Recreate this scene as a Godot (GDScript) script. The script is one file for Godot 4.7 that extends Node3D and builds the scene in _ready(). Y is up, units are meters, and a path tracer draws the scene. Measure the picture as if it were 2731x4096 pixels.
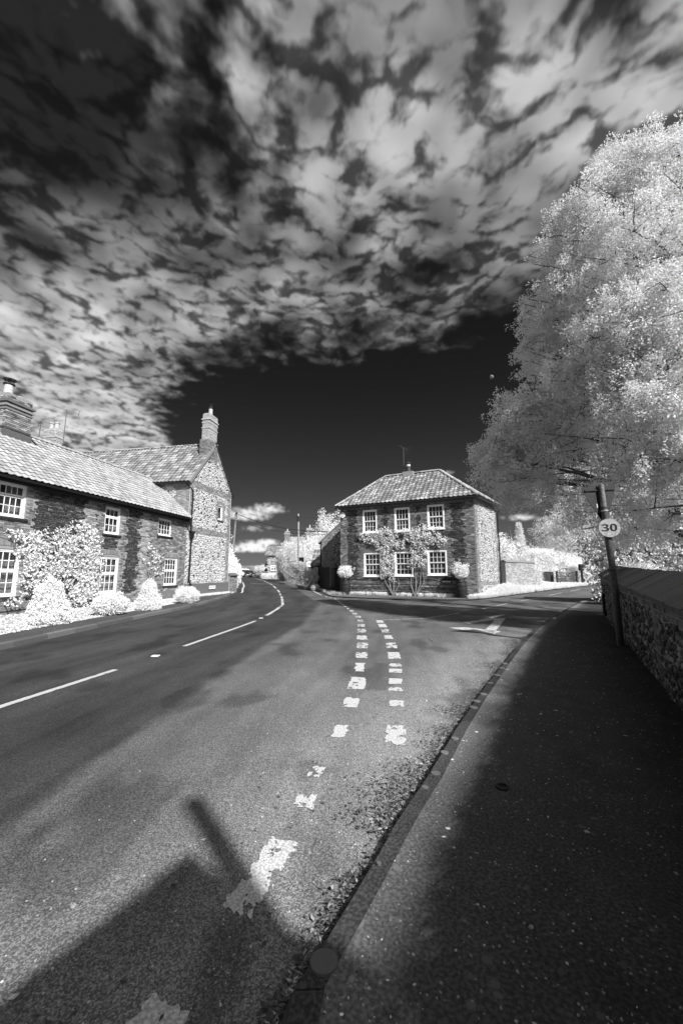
extends Node3D
# A village road junction photographed in infrared: flint and carstone houses, pale foliage, dark sky.
# World: x to the right, y up, z towards the photographer; metres. "d" is depth, so z = -d.

var rng = RandomNumberGenerator.new()
var mats = {}
var tex = {}
var used = {}
var fbm = FastNoiseLite.new()
var fine = FastNoiseLite.new()
const EYE = Vector3(0, 1.45, 0)
const PITCH = 8.743
const FOV = 104.246

func rr(a, b): return rng.randf_range(a, b)
func ss(a, b, x): return smoothstep(a, b, x)

# height of the land: flat near the camera, rising gently down both roads
func hgt(d): return 0.38 * ss(24.0, 40.0, d) + 0.24 * ss(40.0, 95.0, d) + 0.4 * ss(95.0, 220.0, d)

# x of a curve given as [d, x, d, x ...] at depth d
func curve(a, d):
	if d <= a[0]: return a[1] + (d - a[0]) * (a[3] - a[1]) / (a[2] - a[0])
	var n = a.size()
	for i in range(2, n, 2):
		if d <= a[i]:
			var t = (d - a[i - 2]) / (a[i] - a[i - 2])
			return lerp(a[i - 1], a[i + 1], t)
	return a[n - 1] + (d - a[n - 2]) * (a[n - 1] - a[n - 3]) / (a[n - 2] - a[n - 4])

const LEFT_KERB = [-14.0, -6.0, 2.0, -6.35, 8.0, -6.52, 14.0, -6.5, 17.0, -6.4, 21.4, -6.64, 25.8, -7.14, 29.6, -7.7, 32.0, -8.3, 35.8, -9.1, 41.7, -10.6, 50.6, -12.9, 60.0, -15.6, 80.0, -22.0, 130.0, -40.0, 180.0, -60.0]
const RIGHT_KERB = [-14.0, -0.8, -4.0, -0.6, 0.0, -0.42, 1.54, -0.18, 1.76, -0.06, 2.01, 0.07, 2.43, 0.28, 2.93, 0.56, 3.68, 0.94, 4.63, 1.46, 6.18, 2.34, 7.68, 3.21, 9.99, 4.63, 12.67, 6.44, 20.4, 11.97, 29.0, 18.86, 45.0, 33.0, 60.0, 47.0]
const RIGHT_EDGE = [14.0, 0.55, 18.1, 0.16, 23.4, -0.37, 26.2, -1.22, 30.2, -2.06, 35.8, -3.33, 44.7, -5.4, 60.3, -8.98, 80.0, -14.9, 130.0, -33.0, 180.0, -53.0]
const CENTRE = [-14.0, -4.6, 0.0, -4.3, 4.64, -3.74, 6.3, -3.43, 8.32, -3.15, 12.35, -2.64, 14.8, -2.58, 18.8, -2.7, 24.6, -3.6, 30.2, -4.66, 35.8, -5.98, 53.0, -10.02, 67.6, -14.04, 79.7, -17.8, 130.0, -36.0]
const VERGE = [21.9, 7.0, 22.4, 7.55, 26.4, 11.11, 30.9, 15.91, 35.2, 20.95, 37.9, 24.93, 60.0, 52.0]

# ---------------------------------------------------------------- meshes
class MB:
	var v = PackedVector3Array()
	var n = PackedVector3Array()
	var c = PackedColorArray()
	var uv = PackedVector2Array()
	var ix = PackedInt32Array()
	func tri(a, b, d):
		var k = (d - a).cross(b - a).normalized()
		v.append_array([a, b, d]); n.append_array([k, k, k])
		return self
	func quad(a, b, d, e):        # clockwise seen from the front
		tri(a, b, d); tri(a, d, e)
		return self
	func box(p, q, xf = Transform3D.IDENTITY):   # from corner p to corner q
		var k = []
		for i in 8: k.append(xf * Vector3(q.x if i & 1 else p.x, q.y if i & 2 else p.y, q.z if i & 4 else p.z))
		quad(k[4], k[6], k[7], k[5]); quad(k[1], k[3], k[2], k[0]); quad(k[0], k[2], k[6], k[4])
		quad(k[5], k[7], k[3], k[1]); quad(k[6], k[2], k[3], k[7]); quad(k[0], k[4], k[5], k[1])
		return self
	func bar(a, b, w, h):         # square bar from a to b
		var z = (b - a).normalized()
		var s = z.cross(Vector3.UP)
		if s.length() < 0.01: s = z.cross(Vector3.RIGHT)
		s = s.normalized()
		return box(Vector3(-w / 2, -h / 2, 0), Vector3(w / 2, h / 2, (b - a).length()), Transform3D(Basis(s, z.cross(s), z), a))
	func tube(pts, rads, seg = 6, caps = true):
		var rings = []
		var m = pts.size()
		var prev = Vector3.ZERO
		for i in m:
			var t = (pts[min(i + 1, m - 1)] - pts[max(i - 1, 0)]).normalized()
			var s = t.cross(Vector3.UP) if prev == Vector3.ZERO else prev - t * prev.dot(t)
			if s.length() < 0.02: s = t.cross(Vector3.RIGHT)
			s = s.normalized(); prev = s
			var w = t.cross(s)
			var ring = []
			for k in seg:
				var a = TAU * k / seg
				var dir = s * cos(a) + w * sin(a)
				ring.append([pts[i] + dir * (rads[i] if rads is Array else rads), dir])
			rings.append(ring)
		for i in m - 1:
			for k in seg:
				var a = rings[i][k]; var b = rings[i][(k + 1) % seg]; var d = rings[i + 1][k]; var e = rings[i + 1][(k + 1) % seg]
				v.append_array([a[0], e[0], b[0], a[0], d[0], e[0]]); n.append_array([a[1], e[1], b[1], a[1], d[1], e[1]])
		if caps:
			for k in range(1, seg - 1):
				tri(rings[0][0][0], rings[0][k + 1][0], rings[0][k][0])
				tri(rings[m - 1][0][0], rings[m - 1][k][0], rings[m - 1][k + 1][0])
		return self
	func lathe(prof, seg = 16, xf = Transform3D.IDENTITY):    # prof: [r, y, r, y ...] from the bottom up
		for i in range(0, prof.size() - 2, 2):
			var r0 = prof[i]; var y0 = prof[i + 1]; var r1 = prof[i + 2]; var y1 = prof[i + 3]
			var nn = Vector2(y1 - y0, r0 - r1).normalized()
			for k in seg:
				var a = TAU * k / seg; var b = TAU * (k + 1) / seg
				var da = Vector3(cos(a), 0, sin(a)); var db = Vector3(cos(b), 0, sin(b))
				var na = xf.basis * (da * nn.x + Vector3.UP * nn.y); var nb = xf.basis * (db * nn.x + Vector3.UP * nn.y)
				var p = [xf * (da * r0 + Vector3.UP * y0), xf * (db * r0 + Vector3.UP * y0), xf * (db * r1 + Vector3.UP * y1), xf * (da * r1 + Vector3.UP * y1)]
				v.append_array([p[0], p[1], p[2], p[0], p[2], p[3]]); n.append_array([na, nb, nb, na, nb, na])
		return self
	func prism(poly, z0, z1, xf = Transform3D.IDENTITY):    # outline in xy, pushed from z0 to z1
		var t = Geometry2D.triangulate_polygon(PackedVector2Array(poly))
		var m = poly.size()
		for i in range(0, t.size(), 3):
			var a = poly[t[i]]; var b = poly[t[i + 1]]; var d = poly[t[i + 2]]
			if (b - a).cross(d - a) > 0: var w = b; b = d; d = w
			tri(xf * Vector3(a.x, a.y, z1), xf * Vector3(b.x, b.y, z1), xf * Vector3(d.x, d.y, z1))
			tri(xf * Vector3(a.x, a.y, z0), xf * Vector3(d.x, d.y, z0), xf * Vector3(b.x, b.y, z0))
		var area = 0.0
		for i in m: area += poly[i].cross(poly[(i + 1) % m])
		for i in m:
			var a = poly[i]; var b = poly[(i + 1) % m]
			if area < 0: var w = a; a = b; b = w
			quad(xf * Vector3(a.x, a.y, z0), xf * Vector3(a.x, a.y, z1), xf * Vector3(b.x, b.y, z1), xf * Vector3(b.x, b.y, z0))
		return self
	func add(shape, xf):      # shape: [vertices, normals]; xf turns, moves and scales alike in all directions
		v.append_array(xf * shape[0])
		n.append_array(Transform3D(xf.basis.orthonormalized(), Vector3.ZERO) * shape[1])
		return self
	func grid(rows, cols):    # v, n, c filled row by row
		for i in rows - 1:
			for k in cols - 1:
				var a = i * cols + k
				ix.append_array([a, a + cols, a + cols + 1, a, a + cols + 1, a + 1])
		return self
	func shape(): return [v, n]
	func mesh(m = null, into = null):
		var am = into if into else ArrayMesh.new()
		if v.size() == 0: return am
		var a = []
		a.resize(Mesh.ARRAY_MAX)
		a[Mesh.ARRAY_VERTEX] = v; a[Mesh.ARRAY_NORMAL] = n
		if c.size() == v.size(): a[Mesh.ARRAY_COLOR] = c
		if uv.size() == v.size(): a[Mesh.ARRAY_TEX_UV] = uv
		if ix.size() > 0: a[Mesh.ARRAY_INDEX] = ix
		am.add_surface_from_arrays(Mesh.PRIMITIVE_TRIANGLES, a)
		if m: am.surface_set_material(am.get_surface_count() - 1, m)
		return am

# ---------------------------------------------------------------- nodes
func numbered(called):
	if not used.has(called):
		used[called] = 0
		return called
	used[called] += 1
	return "%s_%03d" % [called, used[called]]

func tag(o, label, category, group = ""):
	o.set_meta("label", label); o.set_meta("category", category)
	if group != "": o.set_meta("group", group)
	return o

func thing(called, label, category, at = Vector3.ZERO, turn = 0.0, group = ""):
	var o = Node3D.new()
	o.name = numbered(called)
	add_child(o)
	o.position = at; o.rotation.y = turn
	return tag(o, label, category, group)

func part(called, mb, m, parent, label = ""):
	var o = MeshInstance3D.new()
	o.name = called
	o.mesh = mb.mesh(m) if mb is MB else mb
	if not (mb is MB) and m: o.material_override = m
	parent.add_child(o, true)
	if label != "": o.set_meta("label", label)
	return o

func struct(called, mb, m):
	var o = part(numbered(called), mb, m, self)
	o.set_meta("kind", "structure")
	return o

func stuff(o):
	o.set_meta("kind", "stuff")
	return o

# many alike pieces under a part: the 300 that show largest stand alone, the rest are joined
# list: [Transform3D, variant, tone]; shapes: [[v, n] ...]; tones: materials
func pieces(parent, called, rest_called, shapes, tones, list, most = 300):
	var world = parent.global_transform
	var cam = Transform3D(Basis(Vector3.RIGHT, deg_to_rad(PITCH)), EYE).affine_inverse()
	var order = []
	for i in list.size():
		var p = cam * (world * list[i][0].origin)
		var size = list[i][0].basis.x.length() / max(-p.z, 0.1)
		if p.z > -0.2 or abs(p.x / p.z) > 0.88 or abs(p.y / p.z) > 1.3: size *= 0.01
		order.append([size, i])
	order.sort_custom(func(a, b): return a[0] > b[0] or (a[0] == b[0] and a[1] < b[1]))
	var meshes = []
	for s in shapes:
		var mb = MB.new()
		mb.v = s[0]; mb.n = s[1]
		meshes.append(mb.mesh())
	var rest = []
	for t in tones: rest.append(MB.new())
	for k in order.size():
		var e = list[order[k][1]]
		if k < most:
			var o = MeshInstance3D.new()
			o.name = called
			o.mesh = meshes[e[1]]; o.material_override = tones[e[2]]
			o.transform = e[0]
			parent.add_child(o, true)
		else:
			rest[e[2]].add(shapes[e[1]], e[0])
	if list.size() > most:
		var am = ArrayMesh.new()
		for i in tones.size(): rest[i].mesh(tones[i], am)
		stuff(part(rest_called, am, null, parent))

# ---------------------------------------------------------------- materials
func grey(l): return Color(l, l, l).linear_to_srgb()

func image_of(noise, size, lo, hi, power = 1.0):
	var im = noise.get_seamless_image(size, size)
	im.convert(Image.FORMAT_L8)
	var a = im.get_data()
	for i in a.size(): a[i] = int(clamp(lerp(lo, hi, pow(a[i] / 255.0, power)), 0.0, 1.0) * 255.0)
	return Image.create_from_data(size, size, false, Image.FORMAT_L8, a)

func make_noise(seed_, kind, freq, octaves = 1):
	var f = FastNoiseLite.new()
	f.seed = seed_; f.noise_type = kind; f.frequency = freq
	f.fractal_type = FastNoiseLite.FRACTAL_FBM if octaves > 1 else FastNoiseLite.FRACTAL_NONE
	f.fractal_octaves = octaves
	return f

func keep(key, im, bump = 0.0):
	tex[key] = ImageTexture.create_from_image(im)
	if bump > 0.0:
		var b = im.duplicate()
		b.convert(Image.FORMAT_RGBA8)
		b.bump_map_to_normal_map(bump)
		tex[key + "_bump"] = ImageTexture.create_from_image(b)

func make_textures():
	fbm = make_noise(11, FastNoiseLite.TYPE_SIMPLEX_SMOOTH, 1.0, 4)
	fine = make_noise(23, FastNoiseLite.TYPE_SIMPLEX, 1.0, 2)
	keep("grain", image_of(make_noise(3, FastNoiseLite.TYPE_SIMPLEX, 0.03, 5), 512, 0.62, 1.0), 2.0)
	keep("stone", image_of(make_noise(5, FastNoiseLite.TYPE_SIMPLEX, 0.05, 4), 512, 0.45, 1.0), 3.0)
	var cell = make_noise(7, FastNoiseLite.TYPE_CELLULAR, 0.16)
	cell.cellular_return_type = FastNoiseLite.RETURN_CELL_VALUE
	cell.cellular_jitter = 1.0
	var im = image_of(cell, 1024, 0.56, 1.0, 1.3)
	var dots = im.get_data()
	rng.seed = 5
	for i in 900: dots[rng.randi_range(0, 1048575)] = 255
	keep("asphalt", Image.create_from_data(1024, 1024, false, Image.FORMAT_L8, dots), 2.2)
	# pavement with pale chippings
	var n2 = image_of(make_noise(9, FastNoiseLite.TYPE_SIMPLEX, 0.09, 4), 1024, 0.3, 0.52)
	rng.seed = 12
	for i in 1500:
		var cx = rng.randi_range(0, 1023); var cy = rng.randi_range(0, 1023)
		var ra = rr(1.0, 3.2) if i > 260 else rr(3.5, 9.5); var rb = ra * rr(0.5, 1.0); var an = rr(0, PI)
		var tone = rr(0.5, 0.72) if i > 260 else rr(0.46, 0.56)
		if i % 17 == 0: tone = 1.0
		var ir = int(ceil(ra))
		for y in range(-ir, ir + 1):
			for x in range(-ir, ir + 1):
				var p = Vector2(x, y).rotated(an)
				var q = p.x * p.x / (ra * ra) + p.y * p.y / (rb * rb)
				if q < 0.75 + 0.5 * fine.get_noise_2d((cx + x) * 0.35, (cy + y) * 0.35):
					n2.set_pixel(posmod(cx + x, 1024), posmod(cy + y, 1024), Color(tone, tone, tone))
	keep("chips", n2, 1.5)
	var w = make_noise(31, FastNoiseLite.TYPE_SIMPLEX, 0.02, 4)
	var wi = Image.create(256, 512, false, Image.FORMAT_L8)
	for y in 512:
		for x in 256:
			var t = 0.75 + 0.25 * w.get_noise_2d(x * 6.0, y * 0.35)
			wi.set_pixel(x, y, Color(t, t, t))
	keep("wood", wi, 1.5)

func mat(l, rough = 0.9, kind = "grain", scale = 1.0, bump = 0.6, extra = {}):
	var key = str([l, rough, kind, scale, bump, extra])
	if mats.has(key): return mats[key]
	var m = StandardMaterial3D.new()
	m.albedo_color = grey(l)
	m.roughness = rough
	m.metallic_specular = extra.get("spec", 0.35)
	if kind != "":
		m.albedo_texture = tex[kind]
		m.uv1_triplanar = true
		m.uv1_world_triplanar = extra.get("world", true)
		m.uv1_scale = scale if scale is Vector3 else Vector3.ONE * scale
		if bump > 0.0 and tex.has(kind + "_bump"):
			m.normal_enabled = true
			m.normal_texture = tex[kind + "_bump"]
			m.normal_scale = bump
	if extra.has("vc"): m.vertex_color_use_as_albedo = true
	if extra.has("metal"): m.metallic = extra.metal
	if extra.has("back"):
		m.backlight_enabled = true
		m.backlight = grey(extra.back)
		m.cull_mode = BaseMaterial3D.CULL_DISABLED
	mats[key] = m
	return m

func glass():
	if mats.has("glass"): return mats.glass
	var m = StandardMaterial3D.new()
	m.transparency = BaseMaterial3D.TRANSPARENCY_ALPHA
	m.albedo_color = Color(0.1, 0.1, 0.1, 0.45)
	m.roughness = 0.04
	m.metallic_specular = 0.5
	mats["glass"] = m
	return m

func leaf(l = 0.8, back = 0.3): return mat(l, 0.75, "", 1.0, 0.0, {"back": back, "spec": 0.2})
# ---------------------------------------------------------------- sky: high mackerel cloud thinning to a clear dark band, small cumulus low down
const CLOUD_EDGE = [-3.4, 9.0, -1.6, 4.2, -1.27, 2.75, -1.05, 2.2, -0.75, 1.85, -0.4, 1.68, 0.1, 1.66, 0.42, 1.6, 0.62, 1.4, 0.75, 1.22, 1.2, 1.0, 2.5, 0.7, 5.0, 0.3]

func make_sky():
	var W = 2560
	var Hh = 1280
	var cells = make_noise(41, FastNoiseLite.TYPE_CELLULAR, 1.0)
	cells.cellular_return_type = FastNoiseLite.RETURN_DISTANCE
	cells.cellular_jitter = 0.95
	var big = make_noise(42, FastNoiseLite.TYPE_SIMPLEX_SMOOTH, 1.0, 3)
	var wisp = make_noise(43, FastNoiseLite.TYPE_SIMPLEX, 1.0, 4)
	var warp = make_noise(44, FastNoiseLite.TYPE_SIMPLEX_SMOOTH, 1.0, 2)
	var puffs = [[-13.5, 8.0, 2.6, 0.95], [-10.6, 8.9, 2.2, 0.8], [-12.6, 6.1, 1.7, 0.45], [-10.4, 6.3, 1.0, 0.4], [-12.4, 3.5, 2.0, 1.35], [-10.6, 4.2, 1.3, 1.2], [-14.2, 3.2, 1.3, 0.8], [13.4, 13.9, 1.3, 0.55], [15.2, 13.8, 1.0, 0.45], [24.5, 7.2, 1.5, 0.75], [22.4, 7.3, 1.1, 0.3], [27.6, 6.9, 1.0, 0.5], [-38.0, 5.0, 4.0, 0.8], [60.0, 7.0, 5.0, 0.8], [95.0, 6.0, 5.0, 0.8], [150.0, 6.5, 6.0, 0.8], [-80.0, 6.0, 5.0, 0.8], [-140.0, 6.5, 6.0, 0.8]]
	var data = PackedByteArray()
	data.resize(W * Hh)
	data.fill(60)
	var half = Hh / 2
	for r in half:
		var el = (0.5 - (r + 0.5) / Hh) * PI
		var y = sin(el)
		var ce = cos(el)
		var eld = rad_to_deg(el)
		# clear air: near black overhead, paler to the horizon
		var air = 0.0065 + 0.2 * exp(-eld / 8.0)
		var inv = 1.0 / max(y, 0.02)
		for q in W:
			var az = (q + 0.5) / W * TAU
			if az > PI: az -= TAU
			var lum = air
			var X = sin(az) * ce * inv
			var D = cos(az) * ce * inv
			if eld > 5.0:
				var w1 = warp.get_noise_2d(X * 3.0, D * 3.0)
				var w2 = warp.get_noise_2d(X * 3.0 + 40.0, D * 3.0)
				var f1 = wisp.get_noise_2d(X * 11.0 + 60.0, D * 11.0)
				var f2 = wisp.get_noise_2d(X * 11.0, D * 11.0 + 60.0)
				var wx = X + 0.05 * w1 + 0.016 * f1
				var wd = D + 0.05 * w2 + 0.016 * f2
				var g = big.get_noise_2d(X * 1.5 + 3.0, D * 1.5 + 1.0)
				var e = curve(CLOUD_EDGE, clamp(X, -6.0, 5.0))
				var ww = wisp.get_noise_2d(X * 6.0, D * 6.0)
				var cov = ss(e + 0.12, e - 0.35, D + 0.12 * w1 + 0.18 * ww) * ss(5.0, 10.0, eld) * max(ss(16.0, 26.0, eld), ss(0.4, 1.4, D) * ss(0.2, -1.0, X))
				if cov > 0.0:
					var side = ss(0.15, -1.3, X + 0.35 * (D - 1.5)) * ss(0.95, 1.7, D)        # the sheet is thicker low on the left
					# cloudlets: large overhead, finer towards the edge of the sheet
					var sc = sqrt(min(sqrt(wx * wx + wd * wd), 1.5))
					var px = wx * sc; var pd = wd * sc
					var c0 = -cells.get_noise_2d(px * 9.4 + 7.0, pd * 9.4)
					var c2 = -cells.get_noise_2d(px * 19.0 + 9.0, pd * 19.0)
					var c3 = -cells.get_noise_2d(px * 41.0, pd * 41.0 + 4.0)
					var w3 = wisp.get_noise_2d(X * 15.0, D * 15.0 + 5.0)
					var den = 0.27 + 1.9 * (c0 - 0.5) + 1.05 * (c2 - 0.5) + 0.45 * (c3 - 0.5) + 0.34 * ww + 0.3 * w3 + 0.36 * g + 0.16 * side
					den = 0.14 + 0.86 * ss(-0.2, 0.95, den)
					var corner = ss(0.0, -0.42, X + 0.22 * ww) * ss(1.4, 0.7, D + 0.15 * w1) * ss(-1.5, 0.0, D)
					var mid = big.get_noise_2d(X * 3.0 - 8.0, D * 3.0)
					var top = ss(1.2, 0.6, D)
					var right = ss(0.1, 0.7, X) * ss(0.75, 1.1, D)
					var tone = (0.24 + 0.16 * max(g, -0.4) + 0.4 * max(mid, -0.42) + 0.30 * side + 0.12 * top) * (1.0 - 0.985 * corner) * (1.0 - 0.35 * right)
					lum += cov * den * max(tone, 0.015)
			# glow added to the sky round the sun, behind the camera, to fill shadows
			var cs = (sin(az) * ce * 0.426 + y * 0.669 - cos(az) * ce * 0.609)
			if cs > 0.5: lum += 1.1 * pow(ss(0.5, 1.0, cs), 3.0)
			if eld < 17.0:
				var azd = rad_to_deg(az)
				var s = 0.0
				for p in puffs:
					var dx = (azd - p[0]) / p[2]
					if dx * dx > 5.0: continue
					var dy = (eld - p[1]) / (p[2] * (0.36 if eld > p[1] else 0.22))
					s = max(s, p[3] * exp(-0.7 * (dx * dx + dy * dy)))
				if s > 0.02:
					var ww = wisp.get_noise_2d(azd * 0.75, eld * 1.1) + 0.5 * wisp.get_noise_2d(azd * 2.4, eld * 3.0)
					lum += clamp((s + 0.55 * ww * s - 0.22) * 1.25, 0.0, 0.85)
			lum = clamp(lum * 0.5, 0.0, 1.0)
			data[r * W + q] = int((1.055 * pow(lum, 0.41667) - 0.055 if lum > 0.0031 else lum * 12.92) * 255.0 + 0.5)
	var im = Image.create_from_data(W, Hh, false, Image.FORMAT_L8, data)
	im.convert(Image.FORMAT_RGB8)
	return ImageTexture.create_from_image(im)

func make_view():
	var cam = Camera3D.new()
	cam.name = "camera"
	add_child(cam)
	cam.position = EYE
	cam.rotation_degrees = Vector3(PITCH, 0, 0)
	cam.fov = FOV
	cam.keep_aspect = Camera3D.KEEP_HEIGHT
	cam.near = 0.05
	cam.far = 4000.0
	cam.current = true
	var we = WorldEnvironment.new()
	we.name = "world_environment"
	var env = Environment.new()
	env.background_mode = Environment.BG_SKY
	var sky = Sky.new()
	var pm = PanoramaSkyMaterial.new()
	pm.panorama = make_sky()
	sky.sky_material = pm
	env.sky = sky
	env.tonemap_mode = Environment.TONE_MAPPER_LINEAR
	env.tonemap_exposure = 2.0
	env.sdfgi_enabled = true; env.ssao_enabled = true; env.ssil_enabled = true
	we.environment = env
	add_child(we)
	# afternoon sun behind the photographer's right shoulder
	var sun = DirectionalLight3D.new()
	sun.name = "sun"
	add_child(sun)
	sun.look_at_from_position(Vector3(0.426, 0.669, 0.609) * 50.0, Vector3.ZERO)
	sun.light_energy = 1.3
	sun.light_angular_distance = 1.0
	sun.light_color = Color(1, 1, 1)
	sun.shadow_enabled = true
# ---------------------------------------------------------------- building blocks
# a wall frame: x along the wall, y up, z outwards
func frame(origin, along):
	var x = along.normalized()
	return Transform3D(Basis(x, Vector3.UP, x.cross(Vector3.UP)), origin)

# shapes of single pieces, lying in the wall plane with their face towards +z
var S = {}
func face_piece(w, h, z, chamfer, rough, seed_):
	rng.seed = seed_
	var mb = MB.new()
	var b = [Vector3(-w / 2, -h / 2, -0.02), Vector3(w / 2, -h / 2, -0.02), Vector3(w / 2, h / 2, -0.02), Vector3(-w / 2, h / 2, -0.02)]
	var f = []
	for i in 4:
		var sx = -1 if i == 0 or i == 3 else 1
		var sy = -1 if i < 2 else 1
		f.append(Vector3(sx * (w / 2 - chamfer * rr(0.4, 1.6)) + rr(-rough, rough), sy * (h / 2 - chamfer * rr(0.4, 1.4)) + rr(-rough, rough) * 0.5, z + rr(-rough, rough)))
	if rough > 0.004:
		var mid = (f[0] + f[1] + f[2] + f[3]) / 4 + Vector3(rr(-w, w) * 0.2, 0, z * rr(0.1, 0.5))
		for i in 4: mb.tri(f[i], mid, f[(i + 1) % 4])
	else:
		mb.quad(f[0], f[3], f[2], f[1])
	for i in 4: mb.quad(b[i], f[i], f[(i + 1) % 4], b[(i + 1) % 4])
	return mb.shape()

func cobble(seed_, r, high):
	rng.seed = seed_
	var mb = MB.new()
	var k = 7
	var a = []; var b = []
	for i in k:
		var t = TAU * (i + rr(-0.25, 0.25)) / k
		var q = r * rr(0.72, 1.12)
		var e = Vector3(cos(t) * q * 1.15, sin(t) * q * 0.82, -0.02)
		a.append(e)
		b.append(Vector3(e.x * rr(0.6, 0.85), e.y * rr(0.6, 0.85), high * rr(0.55, 1.0)))
	var top = Vector3(rr(-0.2, 0.2) * r, rr(-0.2, 0.2) * r, high * rr(0.9, 1.3))
	for i in k:
		mb.quad(a[i], b[i], b[(i + 1) % k], a[(i + 1) % k])
		mb.tri(b[i], top, b[(i + 1) % k])
	return mb.shape()

func pantile(w, l, roll):
	# x across, y up the slope (0 = lower edge), z out of the roof
	var mb = MB.new()
	var k = 9
	var z = []
	for i in k + 1:
		var t = float(i) / k
		z.append(roll * (0.5 + 0.5 * sin(TAU * (t - 0.5))) * (0.35 if t < 0.5 else 1.0) + (0.0 if t >= 0.5 else roll * 0.325))
	for i in k:
		var x0 = w * i / k; var x1 = w * (i + 1) / k
		var a = Vector3(x0, 0, z[i] + 0.028); var b = Vector3(x1, 0, z[i + 1] + 0.028)
		var c = Vector3(x1, l, z[i + 1] - 0.004); var d = Vector3(x0, l, z[i] - 0.004)
		var n0 = Vector3(-(z[min(i + 1, k)] - z[max(i - 1, 0)]) / (w / k * 2), 0.08, 1).normalized()
		var n1 = Vector3(-(z[min(i + 2, k)] - z[i]) / (w / k * 2), 0.08, 1).normalized()
		mb.v.append_array([a, d, c, a, c, b]); mb.n.append_array([n0, n0, n1, n0, n1, n1])
		mb.quad(a - Vector3(0, 0, 0.024), a, b, b - Vector3(0, 0, 0.024))
	return mb.shape()

func make_shapes():
	S["brick"] = []
	for i in 4: S.brick.append(face_piece(0.213, 0.064, 0.008 + 0.003 * (i % 2), 0.004, 0.002, 100 + i))
	for i in 3: S.brick.append(face_piece(0.101, 0.064, 0.008 + 0.003 * (i % 2), 0.004, 0.002, 110 + i))
	S["slip"] = []
	S["slip_w"] = [0.10, 0.13, 0.16, 0.19, 0.23, 0.28, 0.12, 0.17]
	for i in 8: S.slip.append(face_piece(S.slip_w[i] - 0.007, 0.057 + 0.004 * (i % 3), 0.026, 0.007, 0.009, 130 + i))
	S["cobble"] = []
	for i in 7: S.cobble.append(cobble(150 + i, 1.0, 0.55))
	S["arch"] = [face_piece(0.066, 0.213, 0.012, 0.004, 0.002, 170)]
	S["ridge"] = []
	for i in 3:
		var mb = MB.new()
		rng.seed = 180 + i
		for k in 8:
			var a = PI * k / 8; var b = PI * (k + 1) / 8
			var p = Vector3(0, sin(a) * 0.10, cos(a) * 0.13); var q = Vector3(0, sin(b) * 0.10, cos(b) * 0.13)
			var e = Vector3(0.43, 0.006 * i, 0)
			mb.v.append_array([p, q, q + e, p, q + e, p + e])
			mb.n.append_array([p.normalized(), q.normalized(), q.normalized(), p.normalized(), q.normalized(), p.normalized()])
			mb.tri(p, Vector3.ZERO, q); mb.tri(p + e, q + e, e)
		S.ridge.append(mb.shape())

func pick(weights):
	var t = rng.randf()
	for i in weights.size():
		t -= weights[i]
		if t < 0: return i
	return weights.size() - 1

# rows of bricks over a rectangle of the wall frame where keep.call(u, v) is true
func lay_bricks(out, wf, u0, v0, u1, v1, keep_, weights):
	var row = 0
	var v = v0
	while v + 0.06 < v1:
		var u = u0 + (0.0 if row % 2 == 0 else 0.113)
		if row % 2 == 1 and keep_.call(u0 + 0.05, v + 0.035):
			out.append([wf * Transform3D(Basis(), Vector3(u0 + 0.053, v + 0.035, 0)), 4 + rng.randi() % 3, pick(weights)])
		while u < u1 - 0.05:
			if u + 0.225 <= u1 + 0.01 and keep_.call(u + 0.11, v + 0.035):
				out.append([wf * Transform3D(Basis(Vector3.FORWARD, rr(-0.008, 0.008)), Vector3(u + 0.112, v + 0.035, rr(-0.002, 0.002))), rng.randi() % 4, pick(weights)])
			elif keep_.call(u + 0.055, v + 0.035) and u + 0.11 <= u1 + 0.01:
				out.append([wf * Transform3D(Basis(), Vector3(u + 0.056, v + 0.035, 0)), 4 + rng.randi() % 3, pick(weights)])
			u += 0.225
		v += 0.075
		row += 1

func lay_slips(out, wf, u0, v0, u1, v1, keep_, weights):
	var v = v0
	while v < v1:
		var u = u0 - rr(0, 0.1)
		while u < u1:
			var k = rng.randi() % 8
			var w = S.slip_w[k]
			if keep_.call(u + w / 2, v + 0.03) and keep_.call(u + w * 0.15, v + 0.03) and keep_.call(u + w * 0.85, v + 0.03):
				out.append([wf * Transform3D(Basis(Vector3.FORWARD, rr(-0.07, 0.07)), Vector3(u + w / 2, v + 0.032 + rr(-0.008, 0.008), rr(-0.008, 0.004))), k, pick(weights)])
			u += w
		v += 0.064

func lay_cobbles(out, wf, u0, v0, u1, v1, size, keep_, weights):
	var v = v0
	var row = 0
	while v < v1:
		var u = u0 + (size * 0.5 if row % 2 else 0.0)
		while u < u1:
			var p = Vector2(u + rr(-0.3, 0.3) * size, v + rr(-0.28, 0.28) * size)
			var r = size * rr(0.34, 0.62)
			if keep_.call(p.x - r * 0.6, p.y) and keep_.call(p.x + r * 0.6, p.y) and keep_.call(p.x, p.y + r * 0.5) and keep_.call(p.x, p.y - r * 0.5):
				out.append([wf * Transform3D(Basis(Vector3.BACK, rr(-0.7, 0.7)).scaled(Vector3.ONE * r), Vector3(p.x, p.y, rr(-0.006, 0.004))), rng.randi() % 7, pick(weights)])
			u += size * rr(0.85, 1.1)
		v += size * 0.78
		row += 1

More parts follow.
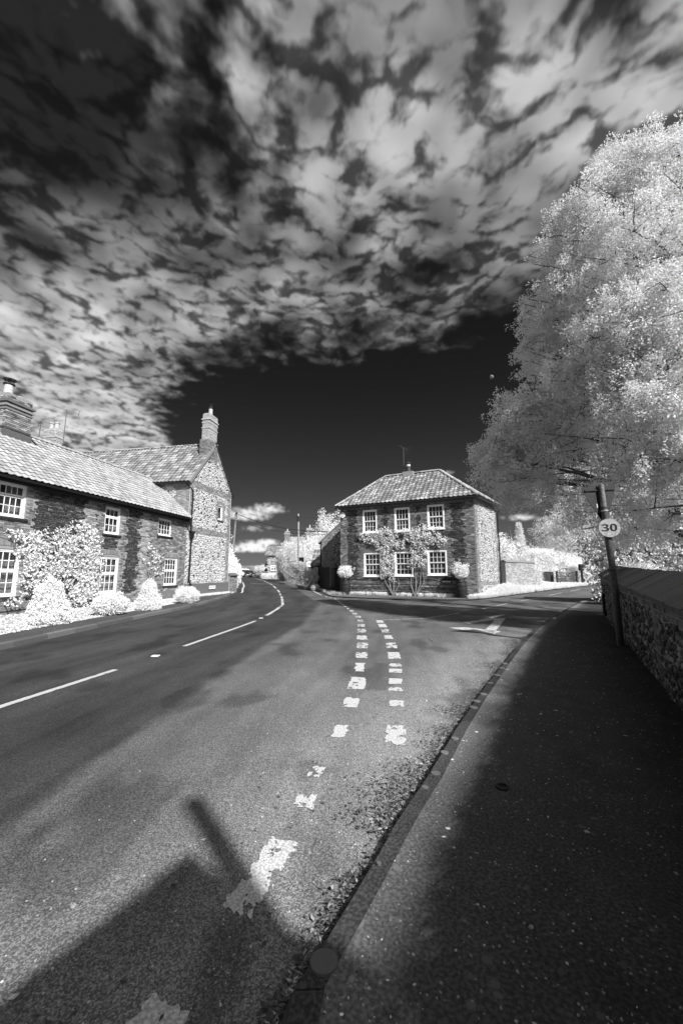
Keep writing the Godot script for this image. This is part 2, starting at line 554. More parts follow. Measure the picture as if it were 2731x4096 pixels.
# a flat wall face with holes, and the reveals of the holes; outline is a polygon in (u, v)
func wall_mesh(mb, wf, outline, holes, deep = 0.14, thick = 0.3):
	var us = []; var vs = []
	for p in outline:
		us.append(p.x); vs.append(p.y)
	for h in holes:
		us.append_array([h[0], h[2]]); vs.append_array([h[1], h[3]])
	us.sort(); vs.sort()
	for i in us.size() - 1:
		if us[i + 1] - us[i] < 0.001: continue
		for k in vs.size() - 1:
			if vs[k + 1] - vs[k] < 0.001: continue
			var cu = (us[i] + us[i + 1]) / 2; var cv = (vs[k] + vs[k + 1]) / 2
			var open = false
			for h in holes:
				if cu > h[0] and cu < h[2] and cv > h[1] and cv < h[3]: open = true
			if open: continue
			var cell = PackedVector2Array([Vector2(us[i], vs[k]), Vector2(us[i], vs[k + 1]), Vector2(us[i + 1], vs[k + 1]), Vector2(us[i + 1], vs[k])])
			for poly in Geometry2D.intersect_polygons(cell, PackedVector2Array(outline)):
				for j in range(1, poly.size() - 1):
					var a = poly[0]; var b = poly[j]; var c = poly[j + 1]
					if (b - a).cross(c - a) > 0: var w = b; b = c; c = w
					mb.tri(wf * Vector3(a.x, a.y, 0), wf * Vector3(b.x, b.y, 0), wf * Vector3(c.x, c.y, 0))
					mb.tri(wf * Vector3(a.x, a.y, -thick), wf * Vector3(c.x, c.y, -thick), wf * Vector3(b.x, b.y, -thick))
	for h in holes:
		var z = Vector3(0, 0, -thick)
		var a = Vector3(h[0], h[1], 0); var b = Vector3(h[2], h[1], 0); var c = Vector3(h[2], h[3], 0); var d = Vector3(h[0], h[3], 0)
		for e in [[a, b], [b, c], [c, d], [d, a]]:
			mb.quad(wf * e[0], wf * e[1], wf * (e[1] + z), wf * (e[0] + z))

func tile_roof(out, rf, u0, u1, slope, w, l, keep_, weights):
	# rf: x along the eave, y up the slope, z out of the roof
	var rows = int(ceil(slope / l))
	for r in rows:
		var u = u0
		while u < u1 - w * 0.3:
			if keep_.call(u + w / 2, r * l + l / 2):
				out.append([rf * Transform3D(Basis(Vector3.BACK, rr(-0.008, 0.008)), Vector3(u, r * l + rr(-0.012, 0.006), 0.02 + rr(-0.003, 0.004))), 0, pick(weights)])
			u += w

func ridge_row(out, a, b, weights):
	var l = (b - a).length()
	var x = (b - a) / l
	var zz = x.cross(Vector3.UP).normalized()
	var bas = Basis(x, zz.cross(x), zz)
	var k = int(l / 0.43)
	for i in k:
		out.append([Transform3D(bas * Basis(Vector3.RIGHT, rr(-0.03, 0.03)), a + x * (i * l / k) + Vector3(0, rr(-0.006, 0.008), 0)), i % 3, pick(weights)])

# a window: outer frame is the part, sashes, panes, sill and curtains are its sub-parts
# sashes: [bottom, top (fractions), columns, rows, depth]
func window(house, wf, u0, v0, u1, v1, sashes, o = {}):
	var white = mat(o.get("tone", 0.84), 0.45, "", 1, 0)
	var ft = o.get("frame", 0.06)
	var z0 = o.get("z0", -0.13); var z1 = o.get("z1", -0.03)
	var mb = MB.new()
	mb.box(Vector3(u0, v0, z0), Vector3(u0 + ft, v1, z1), wf); mb.box(Vector3(u1 - ft, v0, z0), Vector3(u1, v1, z1), wf)
	mb.box(Vector3(u0 + ft, v1 - ft, z0), Vector3(u1 - ft, v1, z1), wf); mb.box(Vector3(u0 + ft, v0, z0), Vector3(u1 - ft, v0 + ft, z1 + 0.01), wf)
	if o.has("arch"):     # a shallow arched head board filling the brick arch
		var pts = [Vector2(u0, v1), Vector2(u1, v1)]
		for i in 9:
			var t = 1.0 - i / 8.0
			pts.append(Vector2(lerp(u0, u1, t), v1 + 0.004 + o.arch * sin(PI * t)))
		mb.prism(pts, z0, z1 - 0.004, wf)
	var win = part("window", mb, white, house)
	for s in sashes:
		var a0 = lerp(v0 + ft, v1 - ft, s[0]); var a1 = lerp(v0 + ft, v1 - ft, s[1])
		var b0 = u0 + ft; var b1 = u1 - ft
		var st = o.get("stile", 0.05)
		var zz = s[4]
		var m2 = MB.new()
		m2.box(Vector3(b0, a0, zz - 0.04), Vector3(b0 + st, a1, zz), wf); m2.box(Vector3(b1 - st, a0, zz - 0.04), Vector3(b1, a1, zz), wf)
		m2.box(Vector3(b0 + st, a0, zz - 0.04), Vector3(b1 - st, a0 + st, zz + 0.002), wf); m2.box(Vector3(b0 + st, a1 - st * 0.9, zz - 0.04), Vector3(b1 - st, a1, zz + 0.002), wf)
		var pu = (b1 - b0 - 2 * st) / s[2]; var pv = (a1 - a0 - 1.9 * st) / s[3]
		var bw = o.get("bar", 0.02)
		for i in range(1, s[2]): m2.box(Vector3(b0 + st + pu * i - bw / 2, a0 + st, zz - 0.03), Vector3(b0 + st + pu * i + bw / 2, a1 - st * 0.9, zz - 0.006), wf)
		for i in range(1, s[3]): m2.box(Vector3(b0 + st, a0 + st + pv * i - bw / 2, zz - 0.032), Vector3(b1 - st, a0 + st + pv * i + bw / 2, zz - 0.008), wf)
		part("sash", m2, white, win)
		var pm = MB.new().quad(Vector3(-pu / 2, -pv / 2, 0), Vector3(-pu / 2, pv / 2, 0), Vector3(pu / 2, pv / 2, 0), Vector3(pu / 2, -pv / 2, 0)).mesh(glass())
		for i in s[2]:
			for k in s[3]:
				var p = part("pane", pm, null, win)
				p.transform = wf * Transform3D(Basis(), Vector3(b0 + st + pu * (i + 0.5), a0 + st + pv * (k + 0.5), zz - 0.02))
	if o.has("sill"):
		var sm = MB.new().box(Vector3(u0 - 0.08, v0 - 0.07, -0.14), Vector3(u1 + 0.08, v0 - 0.002, 0.07), wf)
		part("sill", sm, mat(o.sill, 0.8), win)
	for c in o.get("curtains", []):     # [u fraction, u fraction, tone]
		var cm = MB.new()
		var k = 24
		for i in k:
			var ta = lerp(c[0], c[1], float(i) / k); var tb = lerp(c[0], c[1], float(i + 1) / k)
			var xa = lerp(u0, u1, ta); var xb = lerp(u0, u1, tb)
			var za = -0.24 + 0.018 * sin(xa * 62.0) + 0.01 * sin(xa * 141.0); var zb = -0.24 + 0.018 * sin(xb * 62.0) + 0.01 * sin(xb * 141.0)
			cm.quad(wf * Vector3(xa, v0 + 0.02, za), wf * Vector3(xa, v1 - 0.02, za), wf * Vector3(xb, v1 - 0.02, zb), wf * Vector3(xb, v0 + 0.02, zb))
		part("curtain", cm, mat(c[2], 0.9, "", 1, 0, {"back": 0.2}), win)
	if o.has("shutters"):
		for i in 4:
			var xa = lerp(u0 + ft, u1 - ft, i / 4.0) + 0.006; var xb = lerp(u0 + ft, u1 - ft, (i + 1) / 4.0) - 0.006
			var sh = MB.new()
			sh.box(Vector3(xa, v0 + 0.05, -0.24), Vector3(xa + 0.04, v1 - 0.05, -0.21), wf); sh.box(Vector3(xb - 0.04, v0 + 0.05, -0.24), Vector3(xb, v1 - 0.05, -0.21), wf)
			var y = v0 + 0.09
			while y < v1 - 0.08:
				sh.box(Vector3(xa + 0.04, -0.022, -0.004), Vector3(xb - 0.04, 0.022, 0.004), wf * Transform3D(Basis(Vector3.RIGHT, 0.75), Vector3(0, y, -0.225)))
				y += 0.075
			part("shutter", sh, mat(0.6, 0.5), win)
	return win

func pipe(called, parent, pts, r, m): return part(called, MB.new().tube(pts, r, 8), m, parent)

# a brick chimney stack in the house frame: from corner p to corner q, with corbelled courses at the heights given
func chimney(parent, called, p, q, bands, base_mat, brick_mats, weights, mat_top):
	var core = MB.new().box(p + Vector3(0.012, 0, 0.012), q - Vector3(0.012, 0.01, 0.012))
	core.box(Vector3(p.x + 0.05, q.y - 0.012, p.z + 0.05), Vector3(q.x - 0.05, q.y + 0.05, q.z - 0.05))
	var st = part(called, core, base_mat, parent)
	var list = []
	var sides = [[Transform3D(Basis(Vector3.RIGHT, Vector3.UP, Vector3.BACK), Vector3(p.x, 0, q.z)), q.x - p.x], [Transform3D(Basis(Vector3.BACK, Vector3.UP, Vector3.LEFT), Vector3(p.x, 0, p.z)), q.z - p.z], [Transform3D(Basis(Vector3.FORWARD, Vector3.UP, Vector3.RIGHT), Vector3(q.x, 0, q.z)), q.z - p.z], [Transform3D(Basis(Vector3.LEFT, Vector3.UP, Vector3.FORWARD), Vector3(q.x, 0, p.z)), q.x - p.x]]
	for s in sides: lay_bricks(list, s[0], 0.0, p.y, s[1], q.y - 0.03, func(_u, _v): return true, weights)
	pieces(st, "brick", "brickwork", S.brick, brick_mats, list, 80)
	for b in bands:
		var cm = MB.new().box(Vector3(p.x - b[2], b[0], p.z - b[2]), Vector3(q.x + b[2], b[1], q.z + b[2]))
		part("corbel_course", cm, brick_mats[b[3]], st)
	return st

func aerial(called, label, at, high, turn, kind):
	var t = thing(called, label, "aerial", at, turn)
	var dark = mat(0.12, 0.5, "", 1, 0, {"metal": 0.6})
	part("mast", MB.new().tube([Vector3.ZERO, Vector3(0, high, 0)], 0.018, 6), dark, t)
	var m = MB.new()
	var y = high - 0.04
	m.tube([Vector3(-0.55, y + 0.12 * kind, 0), Vector3(0.55, y - 0.12 * kind, 0)], 0.012, 5)
	part("boom", m, dark, t)
	var e = MB.new()
	for i in 11:
		var x = lerp(-0.53, 0.3, i / 10.0)
		e.tube([Vector3(x, y - x * 0.22 * kind, -0.11), Vector3(x, y - x * 0.22 * kind, 0.11)], 0.005, 4)
	part("elements", e, dark, t)
	var g = MB.new()
	for i in 7: g.tube([Vector3(0.5, y - 0.22 + i * 0.07 - 0.1 * kind, -0.2), Vector3(0.5 + abs(i - 3) * 0.04, y - 0.22 + i * 0.07 - 0.1 * kind, 0.2)], 0.005, 4)
	part("reflector", g, dark, t)
	return t
# ---------------------------------------------------------------- the two joined houses on the left
var BRICK_MATS = []
var SLIP_MATS = []
var FLINT_MATS = []
var TILE_MATS = []
var TILE2_MATS = []

func make_palettes():
	for l in [0.16, 0.26, 0.35, 0.46, 0.6, 0.8]: BRICK_MATS.append(mat(l, 0.92, "stone", 2.3, 0.5))
	for l in [0.075, 0.115, 0.165, 0.23, 0.34]: SLIP_MATS.append(mat(l, 0.95, "stone", 3.1, 0.8))
	for l in [0.07, 0.22, 0.6, 0.85, 0.97]: FLINT_MATS.append(mat(l, 0.6, "stone", 3.7, 0.6))
	for l in [0.44, 0.54, 0.63, 0.72]: TILE_MATS.append(mat(l, 0.85, "stone", 2.9, 0.5))
	for l in [0.27, 0.4, 0.54, 0.72]: TILE2_MATS.append(mat(l, 0.85, "stone", 2.2, 0.6))

const UDIR = Vector3(0.1933, 0, -0.981)
const COTTAGE_AT = Vector3(-10.83, 0, -13.0)

func half_width(v, a, b):  # toothed edge of brick dressings: alternates every four courses
	return a if int(floor(v / 0.3)) % 2 == 0 else b

func build_cottage():
	rng.seed = 1001
	var h = thing("cottage", "low pantiled cottage of dark carstone with brick dressings, nearest on the left", "house", COTTAGE_AT, atan2(0.981, 0.1933))
	var I = Transform3D.IDENTITY
	var U0 = -3.4; var U1 = 10.02; var EV = 4.72
	# [u0, v0, u1, v1]
	var win = [[-0.95, 3.27, 0.40, 4.40], [-0.85, 0.70, 0.44, 2.24], [3.90, 3.12, 4.80, 4.30], [3.90, 0.60, 4.92, 2.16], [7.46, 3.38, 8.60, 4.28], [8.2, 0.81, 9.3, 2.26]]
	var mb = MB.new()
	wall_mesh(mb, I, [Vector2(U0, -0.1), Vector2(U0, EV), Vector2(U1, EV), Vector2(U1, -0.1)], win)
	# closed at the ends and the back
	mb.quad(Vector3(U0, -0.1, 0), Vector3(U0, -0.1, -5.4), Vector3(U0, EV, -5.4), Vector3(U0, EV, 0))
	mb.quad(Vector3(U0, -0.1, -5.4), Vector3(U1, -0.1, -5.4), Vector3(U1, EV, -5.4), Vector3(U0, EV, -5.4))
	mb.tri(Vector3(U0, EV, 0), Vector3(U0, EV, -5.4), Vector3(U0, 7.05, -2.7))
	var wall = part("wall", mb, mat(0.42, 0.95, "grain", 1.5), h)
	var hole = func(u, v):
		for w in win:
			if u > w[0] - 0.03 and u < w[2] + 0.03 and v > w[1] - 0.09 and v < w[3] + 0.02: return true
		return false
	var kind = func(u, v):    # 0 brick, 1 carstone, 2 pale brick, -1 nothing
		if hole.call(u, v): return -1
		for w in win:         # arch bricks are laid on their own
			if w[1] < 1.0 and u > w[0] - 0.08 and u < w[2] + 0.08 and v > w[3] and v < w[3] + 0.34: return -1
		if v < 0.55 + 0.05 * sin(u * 3.0): return 0 if u < 8.0 or v > 0.5 else -1
		var q = half_width(v, 0.0, 0.11)
		if u < 0.62 + q and u > -1.3: return 0
		if u > 3.0 - q and u < 3.38 + q: return 2
		if u > 3.62 - q and u < 3.9: return 0
		if u > 4.8 and u < 5.15 + q: return 0
		if u > 6.25 - q * 1.5 and u < 6.75: return 2
		if u >= 6.75: return 0
		if v > 4.5: return 0
		return 1
	var bl = []
	lay_bricks(bl, I, U0, 0.02, U1, 4.66, func(u, v): return kind.call(u, v) == 0, [0.12, 0.2, 0.27, 0.24, 0.12, 0.05])
	lay_bricks(bl, I, U0, 0.02, U1, 4.66, func(u, v): return kind.call(u, v) == 2, [0.0, 0.05, 0.12, 0.23, 0.3, 0.3])
	pieces(wall, "brick", "brickwork", S.brick, BRICK_MATS, bl)
	var sl = []
	lay_slips(sl, I, U0, 0.56, U1, 4.5, func(u, v): return kind.call(u, v) == 1, [0.3, 0.32, 0.22, 0.12, 0.04])
	pieces(wall, "carstone", "carstone_facing", S.slip, SLIP_MATS, sl)
	# rendered plinth at the right
	part("plinth", MB.new().box(Vector3(6.9, -0.1, 0.0), Vector3(U1, 0.53, 0.045)), mat(0.24, 0.9, "grain", 0.7), h)
	# window heads
	for w in [win[1], win[3], win[5]]:
		var al = []
		var n = int((w[2] - w[0] + 0.16) / 0.077)
		for i in n:
			var t = (i + 0.5) / n
			var rise = (0.09 if w != win[5] else 0.0) * (1.0 - pow(2 * t - 1, 2))
			al.append([Transform3D(Basis(Vector3.BACK, (0.5 - t) * (0.2 if w != win[5] else 0.0)), Vector3(lerp(w[0] - 0.08, w[2] + 0.08, t), w[3] + 0.12 + rise, 0.004)), 0, rng.randi_range(2, 3)])
		pieces(wall, "arch_brick", "arch_bricks", S.arch, BRICK_MATS, al)
	var cur = [[0.02, 0.98, 0.5]]
	var two = [[0.0, 0.64, 3, 3, -0.06], [0.655, 1.0, 3, 1, -0.05]]
	window(h, I, win[0][0], win[0][1], win[0][2], win[0][3], [[0.0, 0.64, 6, 2, -0.06], [0.655, 1.0, 6, 1, -0.05]], {"sill": 0.05, "curtains": [[0.02, 0.3, 0.4], [0.62, 0.97, 0.45]]})
	window(h, I, win[1][0], win[1][1], win[1][2], win[1][3], [[0.0, 0.54, 5, 2, -0.06], [0.55, 1.0, 5, 2, -0.05]], {"sill": 0.05, "curtains": cur, "arch": 0.08})
	window(h, I, win[2][0], win[2][1], win[2][2], win[2][3], [[0.0, 0.64, 3, 2, -0.06], [0.655, 1.0, 3, 1, -0.05]], {"sill": 0.05, "curtains": [[0.02, 0.42, 0.5], [0.55, 0.98, 0.5]]})
	window(h, I, win[3][0], win[3][1], win[3][2], win[3][3], [[0.0, 0.54, 3, 2, -0.06], [0.55, 1.0, 3, 2, -0.05]], {"sill": 0.05, "curtains": [[0.02, 0.2, 0.3], [0.22, 0.98, 0.55]], "arch": 0.07})
	window(h, I, win[4][0], win[4][1], win[4][2], win[4][3], [[0.0, 1.0, 4, 3, -0.05]], {"sill": 0.04, "curtains": [[0.35, 0.6, 0.4], [0.78, 0.98, 0.4]]})
	window(h, I, win[5][0], win[5][1], win[5][2], win[5][3], [[0.0, 0.54, 4, 2, -0.06], [0.55, 1.0, 4, 2, -0.05]], {"sill": 0.04, "curtains": [[0.3, 0.62, 0.35], [0.66, 0.98, 0.3]]})
	# roof
	var pitch = atan2(7.05 - 4.55, 2.98)
	var sl_len = 2.98 / cos(pitch)
	var rf = Transform3D(Basis(Vector3.RIGHT, Vector3(0, sin(pitch), -cos(pitch)), Vector3(0, cos(pitch), sin(pitch))), Vector3(0, 4.55, 0.28))
	var roof_m = MB.new()
	for e in [[rf, 1]]:
		roof_m.quad(rf * Vector3(U0 - 0.1, 0.03, -0.02), rf * Vector3(U0 - 0.1, sl_len, -0.02), rf * Vector3(U1, sl_len, -0.02), rf * Vector3(U1, 0.03, -0.02))
	var back = Transform3D(Basis(Vector3.LEFT, Vector3(0, sin(pitch), cos(pitch)), Vector3(0, cos(pitch), -sin(pitch))), Vector3(0, 4.55, -5.68))
	roof_m.quad(back * Vector3(-U1, 0, 0), back * Vector3(-U1, sl_len, 0), back * Vector3(-U0 + 0.1, sl_len, 0), back * Vector3(-U0 + 0.1, 0, 0))
	var roof = part("roof", roof_m, mat(0.35, 0.9, "stone", 1.2), h)
	var tl = []
	tile_roof(tl, rf, U0 - 0.1, U1, sl_len, 0.245, 0.255, func(u, v): return not (v > 2.95 and u > 0.9 and u < 2.3), [0.15, 0.3, 0.35, 0.2])
	pieces(roof, "pantile", "pantiles", [pantile(0.245, 0.31, 0.05)], TILE_MATS, tl)
	var rl = []
	ridge_row(rl, Vector3(U0, 7.06, -2.7), Vector3(1.05, 7.06, -2.7), [0.2, 0.4, 0.3, 0.1])
	ridge_row(rl, Vector3(2.2, 7.06, -2.7), Vector3(U1 - 0.05, 7.06, -2.7), [0.2, 0.4, 0.3, 0.1])
	pieces(roof, "ridge_tile", "ridge_tiles", S.ridge, TILE_MATS, rl)
	# mortar fillet against the taller house
	part("verge_fillet", MB.new().tube([rf * Vector3(U1 - 0.03, 0.1, 0.06), rf * Vector3(U1 - 0.03, sl_len, 0.06)], 0.07, 6), mat(0.42, 0.9), roof)
	var black = mat(0.018, 0.4, "", 1, 0)
	var gm = MB.new()
	for i in 6:
		var a = PI + PI * i / 6; var b = PI + PI * (i + 1) / 6
		var p = Vector3(0, 4.53 + 0.075 * sin(a), 0.32 + 0.075 * cos(a)); var q = Vector3(0, 4.53 + 0.075 * sin(b), 0.32 + 0.075 * cos(b))
		gm.quad(p + Vector3(U0, 0, 0), q + Vector3(U0, 0, 0), q + Vector3(U1 - 0.12, 0, 0), p + Vector3(U1 - 0.12, 0, 0))
	part("gutter", gm, black, h)
	part("fascia", MB.new().box(Vector3(U0, 4.36, 0.14), Vector3(U1 - 0.02, 4.55, 0.24)), black, h)
	pipe("gutter_outlet", h, [Vector3(9.75, 4.47, 0.33), Vector3(9.75, 4.35, 0.33), Vector3(10.02, 4.02, 0.26), Vector3(10.02, 3.86, 0.24)], 0.04, black)
	# tall stack on the ridge with a capped flue
	var st = chimney(h, "chimney", Vector3(1.1, 6.2, -3.3), Vector3(2.14, 8.36, -2.3), [[7.72, 7.79, 0.035, 2], [7.86, 7.94, 0.06, 3], [8.02, 8.10, 0.085, 1], [6.98, 7.05, 0.03, 0]], mat(0.4, 0.9), BRICK_MATS, [0.08, 0.14, 0.22, 0.26, 0.2, 0.1], 0)
	part("lead_flashing", MB.new().box(Vector3(1.05, 6.5, -2.32), Vector3(2.2, 6.92, -2.24)), mat(0.16, 0.7), st)
	var pot = MB.new().lathe([0.0, 8.34, 0.16, 8.34, 0.155, 8.86, 0.17, 8.9, 0.12, 8.9], 14, Transform3D(Basis(), Vector3(1.42, 0, -2.72)))
	part("chimney_pot", pot, mat(0.72, 0.7), h)
	part("chimney_pot", MB.new().lathe([0.0, 8.34, 0.14, 8.34, 0.13, 8.55, 0.1, 8.55], 14, Transform3D(Basis(), Vector3(1.85, 0, -2.72))), mat(0.75, 0.7), h)
	var cowl = MB.new().lathe([0.16, 8.84, 0.2, 8.87, 0.2, 8.9, 0.16, 8.9], 14, Transform3D(Basis(), Vector3(1.42, 0, -2.72)))
	cowl.lathe([0.04, 9.1, 0.235, 9.07, 0.24, 9.085, 0.0, 9.15], 16, Transform3D(Basis(), Vector3(1.42, 0, -2.72)))
	for i in 4: cowl.tube([Vector3(1.42 + 0.13 * cos(i * 1.57 + 0.5), 8.88, -2.72 + 0.13 * sin(i * 1.57 + 0.5)), Vector3(1.42 + 0.15 * cos(i * 1.57 + 0.5), 9.1, -2.72 + 0.15 * sin(i * 1.57 + 0.5))], 0.012, 4)
	part("cowl", cowl, mat(0.03, 0.5), h)
	# paler second stack behind the ridge with two pots
	chimney(h, "chimney", Vector3(4.85, 5.4, -4.75), Vector3(5.22, 8.42, -4.0), [[7.80, 7.85, 0.02, 1], [7.98, 8.03, 0.02, 1], [7.5, 7.55, 0.02, 1]], mat(0.6, 0.9), [mat(0.7, 0.9, "stone", 2.3), mat(0.76, 0.9, "stone", 2.3), mat(0.82, 0.9, "stone", 2.3), mat(0.9, 0.9, "stone", 2.3)], [0.2, 0.3, 0.3, 0.2], 0)
	for z in [-4.22, -4.52]: part("chimney_pot", MB.new().lathe([0.0, 8.4, 0.115, 8.4, 0.1, 8.72, 0.125, 8.74, 0.125, 8.8, 0.08, 8.8], 12, Transform3D(Basis(), Vector3(5.03, 0, z))), mat(0.62, 0.8), h)
	part("wall_vent", MB.new().box(Vector3(0.98, 0.3, 0.0), Vector3(1.36, 0.54, 0.03)), mat(0.6, 0.7), h)
	pipe("wall_cable", h, [Vector3(-2.0, 0.20, 0.03), Vector3(0.6, 0.24, 0.03), Vector3(1.2, 0.3, 0.03)], 0.012, black)
	# aerials fixed to the stacks
	aerial("television_aerial", "dark television aerial rising beside two chimney pots on cottage roof", h.transform * Vector3(5.26, 7.4, -4.0), 2.15, 0.55, 1.0)
	aerial("television_aerial", "thin lattice television aerial between the two cottage chimneys", h.transform * Vector3(4.3, 6.1, -4.35), 2.5, 2.4, 0.15)
	return h

func build_tall_house():
	rng.seed = 2002
	var U = 10.06; var W = 5.12; var EV = 6.95; var AP = 9.82; var L = 11.0
	var h = thing("flint_house", "tall white flint house with brick bands, gable facing the road", "house", COTTAGE_AT + UDIR * U + Vector3(0.981, 0, 0.1933) * 0.06, atan2(0.981, 0.1933))
	var I = Transform3D.IDENTITY
	var mid = W / 2
	# gable
	var wn = [[3.34, 4.95, 3.98, 5.92]]
	var mb = MB.new()
	wall_mesh(mb, I, [Vector2(0, -0.1), Vector2(0, EV), Vector2(mid, AP), Vector2(W, EV), Vector2(W, -0.1)], wn)
	var side = frame(Vector3(0, 0, -L), Vector3(0, 0, 1))     # faces the camera
	wall_mesh(mb, side, [Vector2(0, -0.1), Vector2(0, EV), Vector2(L, EV), Vector2(L, -0.1)], [])
	mb.quad(Vector3(W, -0.1, 0), Vector3(W, EV, 0), Vector3(W, EV, -L), Vector3(W, -0.1, -L))
	var wall = part("wall", mb, mat(0.75, 0.95, "grain", 1.4), h)
	var rake = func(u): return EV + (AP - EV) * (1.0 - abs(u - mid) / mid)
	var gk = func(u, v):   # 0 brick 1 flint
		if v < 0.86: return -1
		if u > wn[0][0] - 0.02 and u < wn[0][2] + 0.02 and v > wn[0][1] - 0.08 and v < wn[0][3] + 0.1: return -1
		var top = rake.call(u)
		if v > top - 0.05: return -1
		var q = half_width(v, 0.0, 0.1)
		if abs(v - 6.72) < 0.19: return 0
		if abs(v - 3.98) < 0.16: return 0
		if v > EV and v > top - 0.36: return 0
		if v > 8.75: return 0
		if u > W - 0.42 - q or (u < 0.34 and v > 3.9): return 0
		if u > wn[0][0] - 0.3 - q and u < wn[0][2] + 0.22 + q and v > 4.85 and v < 6.22: return 0
		return 1
	var bl = []
	lay_bricks(bl, I, 0.0, 0.87, W, AP, func(u, v): return gk.call(u, v) == 0, [0.02, 0.15, 0.33, 0.33, 0.14, 0.03])
	var sk = func(u, v):
		if v < 4.0 or v > EV - 0.1: return -1
		if u > L - 0.95 - half_width(v, 0.0, 0.12): return 0
		if v > EV - 0.4: return 0
		return 1
	lay_bricks(bl, side, L - 5.2, 4.5, L, EV, func(u, v): return sk.call(u, v) == 0, [0.02, 0.15, 0.33, 0.33, 0.14, 0.03])
	pieces(wall, "brick", "brickwork", S.brick, BRICK_MATS, bl)
	var fl = []
	lay_cobbles(fl, I, 0, 3.9, W, AP, 0.135, func(u, v): return gk.call(u, v) == 1, [0.07, 0.08, 0.15, 0.32, 0.38])
	lay_cobbles(fl, I, 0, 0.88, W, 3.9, 0.15, func(u, v): return gk.call(u, v) == 1, [0.03, 0.08, 0.22, 0.35, 0.32])
	lay_cobbles(fl, side, L - 5.2, 4.4, L, EV - 0.3, 0.16, func(u, v): return sk.call(u, v) == 1, [0.05, 0.08, 0.2, 0.35, 0.32])
	pieces(wall, "flint", "flintwork", S.cobble, FLINT_MATS, fl)
	part("plinth", MB.new().box(Vector3(-0.02, -0.1, 0.0), Vector3(W + 0.01, 0.85, 0.05)), mat(0.2, 0.9, "grain", Vector3(1.4, 0.25, 1.4)), h, "grey rendered plinth with rain streaks")
	window(h, I, wn[0][0], wn[0][1], wn[0][2], wn[0][3], [[0.0, 1.0, 1, 1, -0.07]], {"frame": 0.07, "sill": 0.16, "arch": 0.1, "z1": -0.05})
	var al = []
	for i in 10:
		var t = (i + 0.5) / 10
		al.append([Transform3D(Basis(Vector3.BACK, (0.5 - t) * 0.5), Vector3(lerp(wn[0][0] - 0.06, wn[0][2] + 0.06, t), wn[0][3] + 0.13 + 0.09 * (1.0 - pow(2 * t - 1, 2)), 0.004)), 0, rng.randi_range(2, 3)])
	pieces(wall, "arch_brick", "arch_bricks", S.arch, BRICK_MATS, al)
	# roof
	var pitch = atan2(AP - EV, mid)
	var sl_len = (mid + 0.22) / cos(pitch)
	var drop = 0.22 * tan(pitch)
	var rf = Transform3D(Basis(Vector3(0, 0, 1), Vector3(cos(pitch), sin(pitch), 0), Vector3(-sin(pitch), cos(pitch), 0)), Vector3(-0.22, EV - drop + 0.04, -L))
	var rm = MB.new()
	rm.quad(rf * Vector3(0, 0.03, -0.02), rf * Vector3(0, sl_len, -0.02), rf * Vector3(L + 0.1, sl_len, -0.02), rf * Vector3(L + 0.1, 0.03, -0.02))
	var rb = Transform3D(Basis(Vector3(0, 0, -1), Vector3(-cos(pitch), sin(pitch), 0), Vector3(sin(pitch), cos(pitch), 0)), Vector3(W + 0.22, EV - drop + 0.04, 0))
	rm.quad(rb * Vector3(-0.1, 0, 0), rb * Vector3(-0.1, sl_len, 0), rb * Vector3(L, sl_len, 0), rb * Vector3(L, 0, 0))
	rm.quad(rb * Vector3(-0.1, 0, 0.06), rb * Vector3(-0.1, sl_len, 0.06), rb * Vector3(0.12, sl_len, 0.06), rb * Vector3(0.12, 0, 0.06))
	var roof = part("roof", rm, mat(0.35, 0.9, "stone", 1.2), h)
	var tl = []
	tile_roof(tl, rf, L - 10.2, L + 0.1, sl_len, 0.25, 0.285, func(u, v): return not (v > 3.25 and u > L - 0.62), [0.34, 0.36, 0.22, 0.08])
	var tl2 = []
	tile_roof(tl2, rb, -0.1, 0.6, sl_len, 0.25, 0.285, func(_u, _v): return true, [0.2, 0.3, 0.3, 0.2])
	tl.append_array(tl2)
	pieces(roof, "pantile", "pantiles", [pantile(0.25, 0.34, 0.055)], TILE2_MATS, tl)
	var rl = []
	ridge_row(rl, Vector3(mid, AP + 0.05, -L), Vector3(mid, AP + 0.05, -0.55), [0.2, 0.3, 0.3, 0.2])
	pieces(roof, "ridge_tile", "ridge_tiles", S.ridge, TILE2_MATS, rl)
	var vm = MB.new()
	vm.bar(rf * Vector3(L + 0.05, 0.0, -0.06), rf * Vector3(L + 0.05, sl_len - 0.5, -0.06), 0.1, 0.16)
	part("verge_board", vm, mat(0.3, 0.85), roof)
	# chimney on the gable
	var cb = MB.new().box(Vector3(1.62, 8.45, -0.56), Vector3(2.9, 9.95, 0.015))
	var base = part("chimney_base", cb, mat(0.3, 0.9), h)
	var cl = []
	lay_bricks(cl, Transform3D(Basis(), Vector3(1.62, 0, 0.015)), 0.0, 8.5, 1.28, 9.95, func(u, v): return v > rake.call(1.62 + u) - 0.9, [0.02, 0.2, 0.4, 0.3, 0.08, 0.0])
	lay_bricks(cl, Transform3D(Basis(Vector3.BACK, Vector3.UP, Vector3.LEFT), Vector3(1.62, 0, -0.56)), 0.0, 8.7, 0.575, 9.95, func(_u, _v): return true, [0.05, 0.25, 0.4, 0.25, 0.05, 0.0])
	pieces(base, "brick", "brickwork", S.brick, BRICK_MATS, cl, 60)
	var pale = [mat(0.6, 0.9, "stone", 2.3), mat(0.68, 0.9, "stone", 2.3), mat(0.76, 0.9, "stone", 2.3), mat(0.84, 0.9, "stone", 2.3)]
